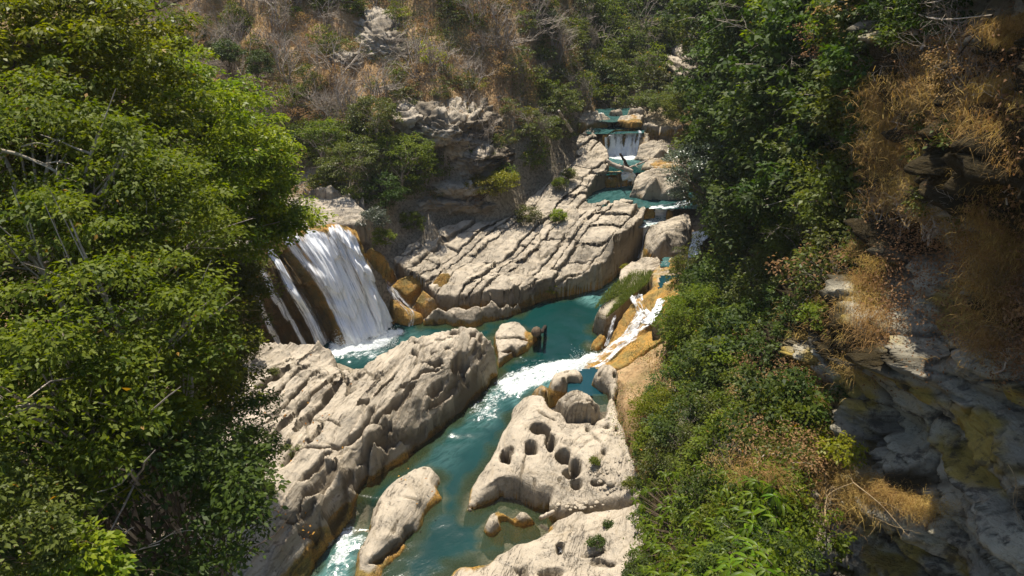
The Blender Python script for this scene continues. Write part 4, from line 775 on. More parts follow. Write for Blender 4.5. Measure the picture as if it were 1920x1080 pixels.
sheet('upper_waterfall', UF(0,0,0), 120, 80, M['fall_fine'], .10, lambda U, V, G: ud(U, V, G)+.35*ss(.75, 1, V), attrs=dict(mask=lambda U, V, G: (.50+.5*(fbm(U*9, V*.5, 0, 3, 535)-.5))*ss(.0, .10, V)*ss(0, .03, U)*ss(1, .97, U)+.35*ss(.6, .95, V)),
      label='small white curtain fall at the head of the gorge', cat='waterfall')
spray('spray', 'white spray at the foot of the upper curtain fall', 1166, 290, 4.9, 1.5, .3, .25, 700, 4, .05)
def cascade(label, rows, seed, mask=.6, off=.1, nu=40, nv=90, bump=.3, mat='fall_fine'):
    return sheet('cascade', rows, nu, nv, M[mat], off, lambda U, V, G: (fbm(U*4, V*9, 0, 4, seed)-.5)*bump, attrs=dict(mask=lambda U, V, G: mask*ss(0, .18, U+.12*(fbm(V*6, U, 0, 2, seed+1)-.5))*ss(1, .82, U+.12*(fbm(V*6, U+7, 0, 2, seed+2)-.5))*(.8+.5*fbm(U*3, V*6, 0, 3, seed+3))), label=label, cat='cascade')
cascade('small white cascade splashing through driftwood between two turquoise pools', [[(1162,323,5.0),(1175,320,5.05),(1192,323,5.0)],[(1163,332,4.55),(1177,331,4.6),(1193,330,4.6)],[(1166,345,3.7),(1178,346,3.65),(1190,342,3.75)]], 541, .75)
cascade('thin white trickle left of the driftwood cascade', [[(1140,332,4.6),(1146,331,4.6)],[(1139,346,3.7),(1147,347,3.7)]], 543, .6)
cascade('white cascade spilling from the middle pool into the narrow chute', [[(1230,384,3.78),(1252,382,3.78),(1285,375,3.78)],[(1224,393,3.35),(1246,392,3.35),(1272,386,3.45)],[(1212,405,2.8),(1240,402,2.8),(1256,397,2.85)]], 545, .68)
cascade('narrow white chute dropping beside the orange rock into the canal head', [[(1203,412,2.85),(1224,415,2.85)],[(1200,436,1.7),(1212,440,1.7)],[(1196,462,.5),(1208,466,.5)],[(1180,482,.02),(1202,486,.02)]], 547, .7, .18)
cascade('long white rapid racing down the ochre apron into the channel', [[(1176,564,2.35),(1190,556,2.4),(1206,556,2.4)],[(1190,584,2.15),(1204,582,2.2),(1216,580,2.3)],[(1176,612,1.65),(1200,606,2.0),(1240,596,2.6)],[(1150,640,1.1),(1178,636,1.4),(1212,624,2.1)],[(1118,664,.6),(1146,664,.9),(1176,652,1.4)],[(1088,680,.25),(1112,688,.4),(1136,688,.9)],[(1040,692,.0),(1062,704,.05),(1090,704,.15)]], 551, .45, .10, 90, 200, .6, 'rapid')
cascade('short white side rapid joining the long rapid from the right', [[(1232,562,2.85),(1248,566,2.95)],[(1222,586,2.6),(1238,590,2.75)],[(1200,606,2.1),(1226,612,2.4)]], 553, .6, .14)
cascade('thin white veil running down left of the ochre apron', [[(1150,594,1.7),(1158,592,1.8)],[(1142,622,1.0),(1151,622,1.1)],[(1132,650,.25),(1144,650,.35)]], 555, .42, .14)
cascade('blue white fall under the right bank trees beside the rounded boulder', [[(1296,440,3.4),(1312,436,3.6),(1330,436,3.8)],[(1290,470,3.0),(1310,468,3.2),(1336,468,3.5)],[(1282,500,2.75),(1306,506,2.9),(1340,506,3.2)],[(1276,528,2.7),(1300,532,2.8),(1335,532,3.0)]], 557, .6, .1)
cascade('thin runnel crossing the orange apron right of the great fall', [[(690,492,3.6),(698,488,3.6)],[(712,528,2.45),(724,524,2.4)],[(736,566,1.5),(756,558,1.5)],[(762,590,.8),(780,584,.85)],[(764,612,.0),(776,610,.05)]], 559, .36, .12)

# ------------------------------------------------------------------ vegetation
def leaf_arrays(pos, nrm, size, r, aspect=.5, fold=.12, dirs=None):
    n = len(pos); nrm = nrm/(np.linalg.norm(nrm, axis=1, keepdims=True)+1e-9)
    if dirs is None: dirs = r.normal(0, 1, (n, 3))
    t = dirs-nrm*(dirs*nrm).sum(1, keepdims=True); t /= np.linalg.norm(t, axis=1, keepdims=True)+1e-9
    b = np.cross(nrm, t); s = np.asarray(size).reshape(-1, 1)*np.ones((n, 1))
    v0 = pos; v2 = pos+t*s-nrm*s*.10; m = pos+t*s*.45+nrm*s*fold*0
    v1 = m+b*s*aspect*.5+nrm*s*fold; v3 = m-b*s*aspect*.5+nrm*s*fold
    V = np.stack([v0, v1, v2, v3], 1).reshape(-1, 3); k = np.arange(n)[:, None]*4
    F = (k+np.array([[0, 1, 2, 3]]))
    F = F.reshape(-1, 4); return V, F
def clumps_in(r, n, rad, up=.0, shell=.55, gap=0.0):     # clump centres filling a squashed ellipsoid, more near its surface
    d = r.normal(0, 1, (n*3, 3)); d /= np.linalg.norm(d, axis=1, keepdims=True); d = d[d[:, 2] > -.75+up][:n]
    k = shell+(1-shell)*r.random(len(d))**.6
    wob = .75+.5*n3(d[:, 0]*1.7+5, d[:, 1]*1.7, d[:, 2]*1.7+.3, int(r.integers(999)))
    return d*k[:, None]*wob[:, None]*np.asarray(rad)
def foliage(r, centres, crad, per, lsize, aspect=.5, flat=.55, spread=.35, droop=0.0, upn=.8):
    n = len(centres)*per; ci = np.repeat(np.arange(len(centres)), per); cr = (np.asarray(crad)*(.6+.8*r.random(len(centres))))[ci]
    d = r.normal(0, 1, (n, 3)); d /= np.linalg.norm(d, axis=1, keepdims=True); d[:, 2] = np.where(d[:, 2] < -.2, -d[:, 2]*.6, d[:, 2])
    k = r.random(n)**.45
    q = centres[ci]+d*(cr*k)[:, None]*np.array([1, 1, flat])
    q += (r.random((n, 3))-.5)*.06
    nr = d*.5+np.array([0, 0, upn])+r.normal(0, 1, (n, 3))*spread*1.4
    out = d*np.array([1, 1, .2]); out[:, 2] -= droop; dirs = out+r.normal(0, 1, (n, 3))*.55
    s = lsize*(.6+.7*r.random(n)); V, F = leaf_arrays(q, nr, s, r, aspect, .10, dirs)
    cl = r.random(len(centres))[ci]
    lv = np.clip(.55*cl+.45*r.random(n), 0, .96); lv[r.random(n) < .004] = 1.0
    return V, F, np.repeat(lv, 4)
def limbs(r, base, centres, tr, crown_c, k=14, sub=True):
    paths = []; base = np.asarray(base, float); cc = np.asarray(crown_c, float)
    mid = base+(cc-base)*.55+r.normal(0, .12, 3)*np.linalg.norm(cc-base)
    T = np.array([base, base+(mid-base)*.5+r.normal(0, .05, 3), mid, mid+(cc-mid)*.6])
    paths.append((bez_grid(T[:, None].repeat(2, 1), 2, 10)[:, 0], np.linspace(tr, tr*.5, 10)))
    idx = r.permutation(len(centres))[:k]
    for i in idx:
        s = paths[0][0][r.integers(4, 10)]; e = centres[i]; m = s+(e-s)*.5+np.array([0, 0, .12])*np.linalg.norm(e-s)+r.normal(0, .1, 3)
        p = bez_grid(np.array([s, m, e])[:, None].repeat(2, 1), 2, 7)[:, 0]; p[1:-1] += r.normal(0, .05, (5, 3)); paths.append((p, np.linspace(tr*.38, tr*.07, 7)))
        if sub:
            for _ in range(3):
                s2 = p[r.integers(2, 6)]; e2 = e+r.normal(0, 1, 3)*.45; paths.append((np.linspace(s2, e2, 4)+r.normal(0, .04, (4, 3)), np.linspace(tr*.14, tr*.04, 4)))
    return paths
def tree(name, label, cat, base, crown, rad, nc, cr, per, ls, mat, seed, bark='bark', tr=.14, group=None, shell=.5, aspect=.5, droop=.2, k=16, extra=(), flat=.55):
    r = np.random.default_rng(seed); base = np.array(base, float); cc = np.array(crown, float)
    cen = clumps_in(r, nc, rad, shell=shell)+cc
    for e, er, en in extra: cen = np.vstack([cen, clumps_in(r, en, er, shell=shell)+np.array(e)])
    root = tag(bpy.data.objects.new(name, None), label, cat, group); S.collection.objects.link(root); root.location = base
    V, F = tubes(limbs(r, base, cen, tr, cc, k), 5); placed('trunk', V, F, M[bark], None, root)
    V, F, lv = foliage(r, cen, cr, per, ls, aspect, droop=droop, flat=flat)
    placed('crown', V, F, M[mat], dict(lv=lv), root, smooth=False)
    return root
def copy_tree(o, parent=None):
    c = o.copy(); S.collection.objects.link(c); c.parent = parent
    for ch in o.children: copy_tree(ch, c)
    return c
T = tree
# --- near trees on the left bank
T('leafy_tree','big bright green leafy tree reaching over the top of the great fall','tree',(-15,23,8),D(300,285,25),(4.0,3.9,3.1),300,.6,130,.145,'lf_bright',1,bark='bark_grey',tr=.26,k=40,
  extra=[(D(450,335,25.5),(1.9,2.0,1.9),95),(D(520,412,26),(1.4,1.0,.42),40),(D(450,440,25.5),(1.6,1.4,.7),46),(D(385,205,26.5),(1.0,1.0,1.2),28),(D(475,345,26.5),(1.3,1.2,.7),34)])
T('leafy_tree','tall green tree filling the top left corner of the picture','tree',(-17,17,9),D(60,140,22),(3.9,3.8,3.4),300,.58,130,.145,'lf_bright',2,bark='bark',tr=.2,k=18,extra=[(D(190,110,24),(1.5,1.4,1.4),55),(D(50,40,22),(2.6,2.2,2.0),110)])
T('leafy_tree','glossy green tree with a bleached bough at the left edge','tree',(-13,13,10),D(90,390,18),(3.3,3.0,2.7),300,.5,130,.12,'lf_green',3,bark='bark_grey',tr=.2,k=34,extra=[(D(260,430,20),(2.4,2,2.0),110)])
T('leafy_tree','olive green fine leaved tree just left of the great fall','tree',(-13,25,5),D(370,530,28),(2.6,2.4,1.7),200,.5,120,.12,'lf_olive',4,tr=.14,k=26,extra=[(D(430,500,29),(1.1,1,.6),30)])
T('leafy_tree','deep green tree at the left edge below the bleached bough','tree',(-11,11,9),D(120,600,15),(2.7,2.5,2.3),260,.42,120,.11,'lf_green',5,bark='bark_grey',tr=.16,k=30,extra=[(D(50,780,13),(1.6,1.5,1.8),90)])
T('leafy_bush','mixed olive and green bush beside the grooved rock ridge below the fall','bush',(-13,24,2),D(365,680,27),(2.5,2.2,2.3),190,.45,120,.12,'lf_olive',6,tr=.08,k=22,extra=[(D(415,600,28),(.9,.9,.8),30)])
T('leafy_bush','dark green bush shading the upper left side of the rock ridge','bush',(-12,21,2),D(385,800,27),(2.3,2.2,2.4),190,.45,110,.12,'lf_deep',7,tr=.08,k=22)
T('leafy_tree','vivid green broad leaved sapling in the lower left shade','tree',(-9,12,8),D(228,790,15),(1.15,1.1,1.75),90,.36,60,.17,'lf_bright',8,tr=.07,k=20,droop=.7)
T('leafy_tree','dark shaded tree below the vivid green sapling','tree',(-8,10,7),D(210,960,15.5),(3.0,2.6,2.0),210,.5,90,.13,'lf_deep',9,tr=.13,k=26)  # deep leaf colour puts the lower left shade into this crown
T('leafy_bush','dark undergrowth bush hanging over the lower left rocks','bush',(-9,15,4),D(345,950,21),(2.2,2.2,2.0),150,.45,90,.12,'lf_deep',10,tr=.08,k=20)  # shade of the lower left painted by the dark leaf colour
T('leafy_bush','dark bush filling the shade between the left bank trees','bush',(-13,18,6),D(260,640,21),(2.8,2.4,2.6),190,.5,90,.13,'lf_green',11,tr=.1,k=20)
T('leafy_bush','brown green bush in the bottom left corner','bush',(-7.5,7,12),D(10,1010,12),(.9,.9,1.0),60,.3,90,.08,'lf_olive',12,tr=.05,k=12)
T('leafy_bush','small bright green bush at the bottom left edge','bush',(-6.3,7.5,12),D(140,1065,12),(.7,.5,.45),34,.22,60,.12,'lf_bright',13,tr=.03,k=10)
T('leafy_bush','sparse leafy sprig over the striped ridge with sky blue shade beneath','bush',(-11.2,20,2.4),D(470,870,29),(1.0,.9,.8),40,.32,50,.13,'lf_green',14,tr=.03,k=14)
T('leafy_bush','thin sprig with yellow leaves at the top left corner of the rock ridge','bush',(-15.8,32,2),D(455,640,40),(1.1,.9,.9),40,.3,55,.14,'lf_bright',15,tr=.03,k=12)
def sprays(name, label, cat, loc, rad, n, mat, ls, seed, aspect=.6, group=None):
    r = np.random.default_rng(seed); cen = r.normal(0, 1, (n, 3))*np.array(rad)*.5
    V, F, lv = foliage(r, cen, .12, 6, ls, aspect); root = tag(bpy.data.objects.new(name, None), label, cat, group); S.collection.objects.link(root); root.location = loc
    me = mesh_np('foliage', V, F, dict(lv=lv), False); link('foliage', me, M[mat], root)
    ps = [(np.linspace([0, 0, -rad[2]], c, 4)+r.normal(0, .03, (4, 3)), np.linspace(.02, .005, 4)) for c in cen[:10]]
    V, F = tubes(ps, 4); link('stem', mesh_np('stem', V, F), M['bark'], root); return root
sprays('dead_leaf_branch','branch of dead orange leaves hanging in the lower left shade','branch',tuple(D(285,838,18)),(.7,.5,.6),34,'lf_orange',.10,31)
sprays('dead_leaf_branch','small spray of dead orange leaves right of the larger orange branch','branch',tuple(D(342,815,19)),(.35,.3,.4),10,'lf_orange',.09,32)
sprays('flower_sprig','tiny purple flower sprig by the broken stalks left of the fall','flower',tuple(D(427,603,26)),(.08,.08,.08),4,'flower',.07,33)
# --- bare branches
def branching(r, start, direc, length, rad, depth, out, spread=.5, grav=0.0):
    n = 5; p = [np.array(start, float)]; d = np.array(direc, float); d /= np.linalg.norm(d)
    for i in range(n): d = d+r.normal(0, .14, 3)+np.array([0, 0, grav]); d /= np.linalg.norm(d); p.append(p[-1]+d*length/n)
    out.append((np.array(p), np.linspace(rad, rad*.55, n+1)))
    if depth > 0:
        for k in range(2+(r.random() < .6)):
            s = p[r.integers(2, n+1)]; nd = d+r.normal(0, spread, 3); branching(r, s, nd, length*(.5+.3*r.random()), rad*.55, depth-1, out, spread, grav)
def bare(name, label, cat, pts, rad, mat, seed, twigs=8, tl=.8, depth=1, group=None):
    r = np.random.default_rng(seed); pts = np.array(pts); out = [(bez_grid(pts[:, None].repeat(2, 1), 2, 14)[:, 0], np.linspace(rad, rad*.35, 14))]
    m = out[0][0]; L = m[-1]-m[0]; L = L/np.linalg.norm(L)
    for _ in range(twigs):
        s = m[r.integers(3, 14)]; branching(r, s, L+r.normal(0, .7, 3), tl*(.5+.8*r.random()), rad*.38, depth, out)
    V, F = tubes(out, 5); o = placed(name, V, F, M[mat]); return tag(o, label, cat, group)
bare('dead_branch','bleached white forked branch sticking up at the bottom left','branch',[D(178,1085,13),D(205,1052,13),D(245,1035,13.2),D(300,1020,13.4)],.022,'bark_pale',41,2,.4)
bare('dead_branch','upright bleached twig forking off the bottom left branch','branch',[D(222,1045,13),D(228,1015,13),D(240,995,13),D(252,988,13)],.015,'bark_pale',42,2,.2)
bare('dead_branch','pale bough crossing the green tree at the left edge','branch',[D(-10,280,16.5),D(30,288,16.4),D(62,300,16.3),D(98,312,16.6)],.045,'bark_pale',43,3,.6)
bare('dead_branch','thin pale twig above the bough in the left edge tree','branch',[D(40,275,16.2),D(70,268,16.2),D(100,276,16.3)],.018,'bark_pale',44,1,.3)
bare('dead_branch','short pale limb showing through the middle of the left trees','branch',[D(160,390,17.5),D(172,402,17.3),D(180,416,17.3)],.03,'bark_pale',45,1,.2)
bare('dead_branch','short pale limb low among the left trees','branch',[D(188,440,17.5),D(196,455,17.2),D(168,450,17.2)],.022,'bark_pale',46,1,.2)
for k,(a,b) in enumerate([((370,592),(392,602)),((375,586),(398,606)),((398,604),(420,574)),((402,598),(424,606)),((408,584),(424,566)),((400,612),(418,618))]):
    V, F = tubes([(np.linspace(D(*a,25.5), D(*b,25.7), 4), [.022]*4)], 5); tag(placed('broken_stalk', V, F, M['bark_pale']), 'one of the short pale broken stalks left of the great fall', 'stalk', 'broken stalks left of the fall')
bare('bare_tree','tall bleached bare tree leaning on the dark foliage at the upper right','bare tree',[C(1528,205,1.5),C(1500,150,2.5),C(1468,90,3),C(1450,50,3),C(1438,8,3)],.075,'bark_pale',51,16,2.6,2)
bare('bare_tree','second bleached stem beside the tall bare tree at the upper right','bare tree',[C(1528,205,1.5),C(1508,160,2.3),C(1490,120,3),C(1475,90,3.4)],.06,'bark_pale',52,8,2.2,1)
for k,(a,b,c,rd,off,lab) in enumerate([((1640,2),(1700,8),(1760,3),.03,2,'nearly level bleached branch along the top right edge'),((1700,20),(1760,36),(1860,28),.03,2,'long bleached branch below the top right edge'),((1560,225),(1600,240),(1640,262),.03,2.5,'pale branch jutting left from the brown grass'),
    ((1640,225),(1672,228),(1700,236),.03,2,'short pale stick above the brown grass slope'),((1555,228),(1590,245),(1640,266),.02,2.7,'thin twin branch under the pale jutting branch'),((1500,350),(1545,362),(1590,400),.022,1.5,'arching pale twig over the yellow green shrubs'),
    ((1490,400),(1530,380),(1570,372),.022,1.6,'fine pale twig fan among the yellow green shrubs'),((1450,628),(1500,616),(1560,600),.03,1.6,'pale dead branch poking out below the golden grass'),((1362,735),(1420,790),(1480,835),.025,1.2,'straight dead stem leaning down the green slope'),
    ((1160,690),(1195,745),(1225,800),.02,1.2,'thin grey stem over the scrub beside the potholes'),((1400,215),(1450,222),(1500,210),.025,2.5,'pale level branch in the dark foliage'),((1495,920),(1535,905),(1570,918),.022,1.6,'tangled dry twig over the dark gap in the cliff'),
    ((1548,985),(1552,930),(1600,905),.03,1.5,'curved yellowish stem arching over the ledge nest'),((1600,905),(1650,945),(1690,990),.022,1.5,'trailing stem falling from the ledge on the lower cliff'),((1815,650),(1840,612),(1900,620),.022,.9,'bent pale twig against the shaded cliff'),
    ((1890,870),(1905,900),(1900,930),.016,1.0,'small pale twig at the right edge'),((1330,400),(1360,440),(1370,480),.03,1,'thin dead stem at the edge of the dark trees'),((1860,30),(1800,100),(1770,150),.03,1.6,'dark straight stem slanting across the top right corner')]):
    bare('bare_branch', lab, 'branch', [C(*a,off), C(*b,off), C(*c,off)], rd*.75, 'bark_dark' if 'dark straight' in lab else ('bark_straw' if a[1] > 300 else 'bark_pale'), 60+k, 4, .55, 1)

# --- prototypes for shrubs on the slopes
def proto(name, cat, seed, nc, rad, cr, per, ls, mat, tr=.05, h=.6, bark='bark_grey', aspect=.55, k=8, flat=.6):
    r = np.random.default_rng(seed); cen = clumps_in(r, nc, rad, shell=.45)+np.array([0, 0, h])
    root = bpy.data.objects.new(name, None); root['category'] = cat
    V, F = tubes(limbs(r, (0, 0, -.5), cen, tr, (0, 0, h), k, False), 4); a = bpy.data.objects.new('trunk', mesh_np('trunk', V, F)); a.data.materials.append(M[bark]); a.parent = root
    V, F, lv = foliage(r, cen, cr, per, ls, aspect, flat=flat); b = bpy.data.objects.new('crown', mesh_np('crown', V, F, dict(lv=lv), False)); b.data.materials.append(M[mat]); b.parent = root
    return root
def bare_proto(name, cat, seed, h, mat, rad=.07, depth=4, n=5, spread=.45):
    r = np.random.default_rng(seed); out = []
    for _ in range(n): branching(r, (r.normal(0, .1), r.normal(0, .1), -.3), (r.normal(0, .5), r.normal(0, .5), 1), h*.5, rad, depth, out, spread, .02)
    root = bpy.data.objects.new(name, None); root['category'] = cat
    V, F = tubes(out, 3); a = bpy.data.objects.new('branches', mesh_np('branches', V, F)); a.data.materials.append(M[mat]); a.parent = root; return root
def size_word(sc, a, b): return 'small' if sc < a else ('large' if sc > b else 'medium sized')
def far_place(px, py):
    if px > 1240: return 'below the bare scar at the right of the gorge head'
    if px > 1120: return 'on the wooded slope above the gorge head' if py < 120 else 'just above the highest pools'
    if px > 980: return 'high on the ridge left of the gorge head' if py < 130 else 'above the left bank of the upper pools'
    if px > 850: return 'on the upper slope right of the high cliff face' if py < 190 else 'behind the rock shelf'
    if px > 700: return 'around the layered outcrop' if py > 140 else 'beside the high cliff face'
    if px > 540: return 'above the bleached plateau' if py > 190 else 'left of the high cliff face'
    return 'around the lone round tree' if py < 230 else 'just behind the tip of the big leafy tree'
def put(pr, loc, sc, rz, label, group, sz=None):
    c = copy_tree(pr); c.location = tuple(loc); s = sc; c.scale = (s, s, s*(sz or 1)); c.rotation_euler = (0, 0, rz); c['label'] = label; c['group'] = group; return c
FAR = dict(
 green=[proto('green_shrub','shrub',s,34,(1.0,1.0,.9),.34,26,.15,'lf_green') for s in (1,2,3)],
 olive=[proto('olive_shrub','shrub',s,30,(1.0,1.0,.8),.34,24,.15,'lf_olive') for s in (4,5,6)],
 deep=[proto('dark_shrub','shrub',s,40,(1.1,1.1,1.1),.36,30,.15,'lf_deep') for s in (7,8)],
 dry=[proto('dry_shrub','shrub',s,22,(1.0,1.0,.7),.36,16,.12,'lf_dry') for s in (9,10)],
 yellow=[proto('yellow_shrub','shrub',s,20,(.9,.9,.6),.3,20,.14,'lf_yellow') for s in (11,12)],
 bare=[bare_proto('bare_shrub','bare tree',s,2.6,'bark_grey',.05) for s in (13,14,15)])
rr = random.Random(5)
def weights(px, py):
    far = px > 1010 and py < 200 and px > 1000+ (py*.3)
    if px > 1120: return dict(deep=5, green=4, olive=2, bare=.6)
    if px > 1000 and py < 90: return dict(green=3, deep=2, bare=3, olive=2)
    if 1000 < px <= 1120: return dict(bare=5, olive=3, green=2.5)
    if py > 250: return dict(green=4, olive=4, yellow=1, deep=1, bare=3, dry=2)
    if px < 650: return dict(bare=4, dry=4, olive=1.6, green=1)
    return dict(bare=4, dry=4, olive=2, green=.8, yellow=.4)
NAMES = dict(green='leafy green shrub', olive='olive shrub', deep='dark evergreen shrub', dry='brown dried shrub', yellow='yellow green shrub', bare='leafless grey shrub')
cnt = {k: 0 for k in FAR}; tries = 0
while sum(cnt.values()) < 520 and tries < 4000:
    tries += 1; px = rr.uniform(240, 1335); py = rr.uniform(-60, 420)
    if py > 395 - max(0, px-900)*.80 and px > 560: continue
    if px < 560 and py > 345: continue
    if ((px-1290)/42)**2+((py-130)/75)**2 < 1: continue
    if ((px-715)/70)**2+((py-80)/55)**2 < 1 and rr.random() < .8: continue
    if ((px-835)/95)**2+((py-245)/60)**2 < 1 and rr.random() < .8: continue
    w = weights(px, py); k = rr.choices(list(w), list(w.values()))[0]
    if cnt[k] >= 140: continue
    q = hit(px, py)
    if q is None: continue
    dist = np.linalg.norm(q-np.array([0, 0, CAM_H])); sc = rr.uniform(.55, 1.25)*(1+max(0, dist-60)/90)*(1.3 if k == 'bare' else 1)
    if q[1] < 38: continue
    put(rr.choice(FAR[k]), (q[0], q[1], q[2]+.1), sc, rr.uniform(0, 6.28), size_word(sc, .8, 1.2)+' '+NAMES[k]+' '+far_place(px, py), k+' shrubs on the far slopes', rr.uniform(.8, 1.3)); cnt[k] += 1
n2 = 0
for _ in range(400):
    if n2 >= 120: break
    px = rr.uniform(1085, 1345); py = rr.uniform(-60, 203); k = rr.choices(['deep', 'green', 'olive', 'bare'], [3, 3, 4, 1])[0]; q = hit(px, py)
    if q is None or ((px-1290)/42)**2+((py-130)/75)**2 < 1: continue
    dist = np.linalg.norm(q-np.array([0, 0, CAM_H])); sc = rr.uniform(.8, 1.4)*(1+max(0, dist-60)/60); n2 += 1
    put(rr.choice(FAR[k]), (q[0], q[1], q[2]+.1), sc, rr.uniform(0, 6.28), size_word(sc, .8, 1.2)+' '+NAMES[k]+' '+far_place(px, py), k+' shrubs on the far slopes', rr.uniform(.8, 1.3))
# named trees of the far slope
def far_tree(px, py, label, k, sc, h=1.0, dz=.1):
    q = hit(px, py);  c = put(FAR[k][0], (q[0], q[1], q[2]+dz), sc, px*.1, label, None, h); del c['group']; return c
LT = tree
q = hit(455, 190); LT('round_tree','small round dark green tree standing alone on the dry slope','tree',q-np.array([0,0,.3]),D(430,100,np.linalg.norm(q-np.array([0,0,25]))-1),(1.05,1.0,1.0),60,.34,60,.14,'lf_deep',71,tr=.09,k=12)
q = hit(500, 200); LT('round_tree','dark green tree just right of the lone round tree','tree',q-np.array([0,0,.3]),D(488,122,np.linalg.norm(q-np.array([0,0,25]))-1),(1.0,1.0,1.1),50,.34,50,.14,'lf_deep',72,tr=.08,k=12)
for k,(px,py,cy,rx,rz,mt,lab,bk) in enumerate([(760,385,290,2.4,1.5,'lf_green','broad green tree at the foot of the slope behind the rock shelf','bark_grey'),(655,372,300,2.2,1.6,'lf_olive','olive green tree with pale trunk above the bleached plateau','bark_pale'),(700,300,215,1.8,1.3,'lf_olive','yellowish topped tree in the middle of the slope','bark_pale'),
    (610,330,255,1.6,1.3,'lf_green','green tree above the left end of the plateau','bark_grey'),(720,400,360,1.5,1.2,'lf_deep','dark green tree in the shaded gully beside the shelf','bark_dark'),(905,380,350,1.3,.9,'lf_yellow','orange and yellow bush above the rock shelf','bark'),(945,372,340,1.2,.8,'lf_yellow','yellow green bush right of the orange bush above the shelf','bark'),
    (1010,290,240,2.0,1.2,'lf_olive','olive bush overhanging the upper rock shelf','bark_grey'),(1050,240,190,2.2,1.3,'lf_olive','olive green tree above the left bank of the upper pools','bark_grey'),(800,360,318,1.4,1.0,'lf_green','round green bush below the layered outcrop','bark_grey')]):
    q = hit(px, py); 
    LT('slope_tree', lab, 'tree', q-np.array([0,0,.3]), D(px, cy, np.linalg.norm(q-np.array([0,0,25]))-.8),(rx,rx*.8,rz),int(34*rx*rz)+10,.4,52,.15,mt,80+k,tr=.09,k=14,bark=bk)
for k,(px,py,cy,rx,rz,mt,lab) in enumerate([(1285,232,200,2.2,1.7,'lf_green','dark round green tree at the right end of the ledges by the upper fall'),(1250,215,196,1.6,1.0,'lf_olive','olive bush behind the ledges by the upper fall'),(1215,205,188,1.2,.7,'lf_olive','low olive scrub bush behind the flat pale boulder')]):
    q = P(px, py, 7.4); L = np.linalg.norm(q-np.array([0, 0, CAM_H])); LT('head_tree', lab, 'tree', q-np.array([0, 0, .4]), D(px, cy, L), (rx, rx*.8, rz), int(34*rx*rz)+12, .4, 52, .15, mt, 95+k, tr=.08, k=12)
for k,(px,py,d,rx,rz,mt,lab) in enumerate([(705,420,0,1.0,.6,'lf_silver','rounded grey green shrub on the right shoulder of the great fall'),(722,455,0,.8,.6,'lf_green','green shrub hanging below the grey green shrub by the fall'),(775,424,0,1.0,.8,'lf_green','green bush in the dark gap at the left end of the shelf'),
   (985,412,0,1.1,.7,'lf_olive','olive bush growing on the middle of the rock shelf'),(1045,415,0,.5,.5,'lf_bright','small bright green bush in a joint of the rock shelf'),(1050,352,0,.6,.4,'lf_green','small green bush on the pale upper shelf'),(1065,335,0,.5,.5,'lf_green','tiny bush higher on the pale upper shelf')]):
    q = P(px, py, 6.4 if py < 440 else 5.2)
    if px > 740:
        zz = 3.5
        for _ in range(12): q = P(px, py, zz); zz = .5*zz+.5*float(f_shelf(q[0], q[1]))
    LT('small_shrub', lab, 'shrub', q-np.array([0,0,.3]), q+np.array([0,-.1,.45]), (rx,rx*.8,rz), int(40*rx)+12, .26, 50, .11, mt, 100+k, tr=.04, k=8)

# --- vegetation clothing the right cliff
NEAR = dict(
 green=[proto('green_shrub','shrub',s,44,(1.0,1.0,.9),.27,46,.115,'lf_green') for s in (21,22,23)],
 olive=[proto('olive_shrub','shrub',s,36,(1.0,1.0,.9),.27,40,.11,'lf_olive') for s in (24,25)],
 deep=[proto('dark_shrub','shrub',s,50,(1.1,1.1,1.1),.28,50,.12,'lf_deep') for s in (26,27)],
 yellow=[proto('yellow_shrub','shrub',s,22,(.9,.9,.7),.24,26,.10,'lf_yellow') for s in (28,29)],
 dry=[proto('dry_shrub','shrub',s,30,(1.0,1.0,.8),.3,34,.07,'lf_dry') for s in (30,31)],
 bare=[bare_proto('bare_shrub','bare shrub',s,1.8,'bark_grey',.018,4,6) for s in (32,33)])
NN = dict(green='green shrub', olive='olive shrub', deep='dark green shrub', yellow='yellow green shrub', dry='brown dried shrub', bare='leafless twiggy shrub')
PLACE = {1: 'in the tall dark mass over the upper pools', 2: 'along the top of the right side', 3: 'on the right slope beside the golden grass', 4: 'overhanging the ochre rapids', 5: 'in the dark cleft left of the rock alcove', 6: 'on the sunny slope beside the pothole rock', 7: 'under the drooping long leaved bush', 8: 'on the brown upper right cliff', 9: 'at the right edge of the cliff', 10: 'near the dark slanting stem at the top right'}
def clothe(box, w, n, sc, off=.4, seed=1, inside=None):
    r = random.Random(seed); sc0 = sc
    for _ in range(n):
        px = r.uniform(box[0], box[2]); py = r.uniform(box[1], box[3])
        if inside and not inside(px, py): continue
        e = np.interp(py, CR, CE)
        if px < e-10: continue
        k = r.choices(list(w), list(w.values()))[0]; q = C(px, py, off+r.uniform(-.3, .5))
        s_ = sc*r.choice([.5, .75, .95, 1.05, 1.25])*r.uniform(.85, 1.15)
        put(r.choice(NEAR[k]), q-np.array([0, 0, .4*sc]), s_, r.uniform(0, 6.28), size_word(s_/sc0, .88, 1.08)+' '+NN[k]+(' low ' if py > (box[1]+box[3])/2 else ' high ')+PLACE[seed], k+' shrubs on the right side', r.uniform(.8, 1.3))
clothe((1310,-60,1530,440), dict(deep=6,green=2.2,olive=.6), 120, 1.9, 1.0, 1)
clothe((1480,-60,1650,260), dict(deep=2,green=3,olive=4,bare=2,dry=1), 44, 1.25, .6, 2)
clothe((1360,330,1600,600), dict(olive=5,green=2,yellow=1.2,bare=1.5,dry=1), 85, 1.2, .6, 3)
clothe((1285,525,1420,720), dict(deep=3,green=4), 60, 1.25, .6, 4)
clothe((1400,560,1530,860), dict(deep=4,green=2,dry=2,bare=1), 50, .9, .3, 5)
clothe((1190,640,1460,880), dict(green=4,olive=3.5,bare=1.6,dry=1,deep=1.2,yellow=.5), 105, .85, .4, 6)
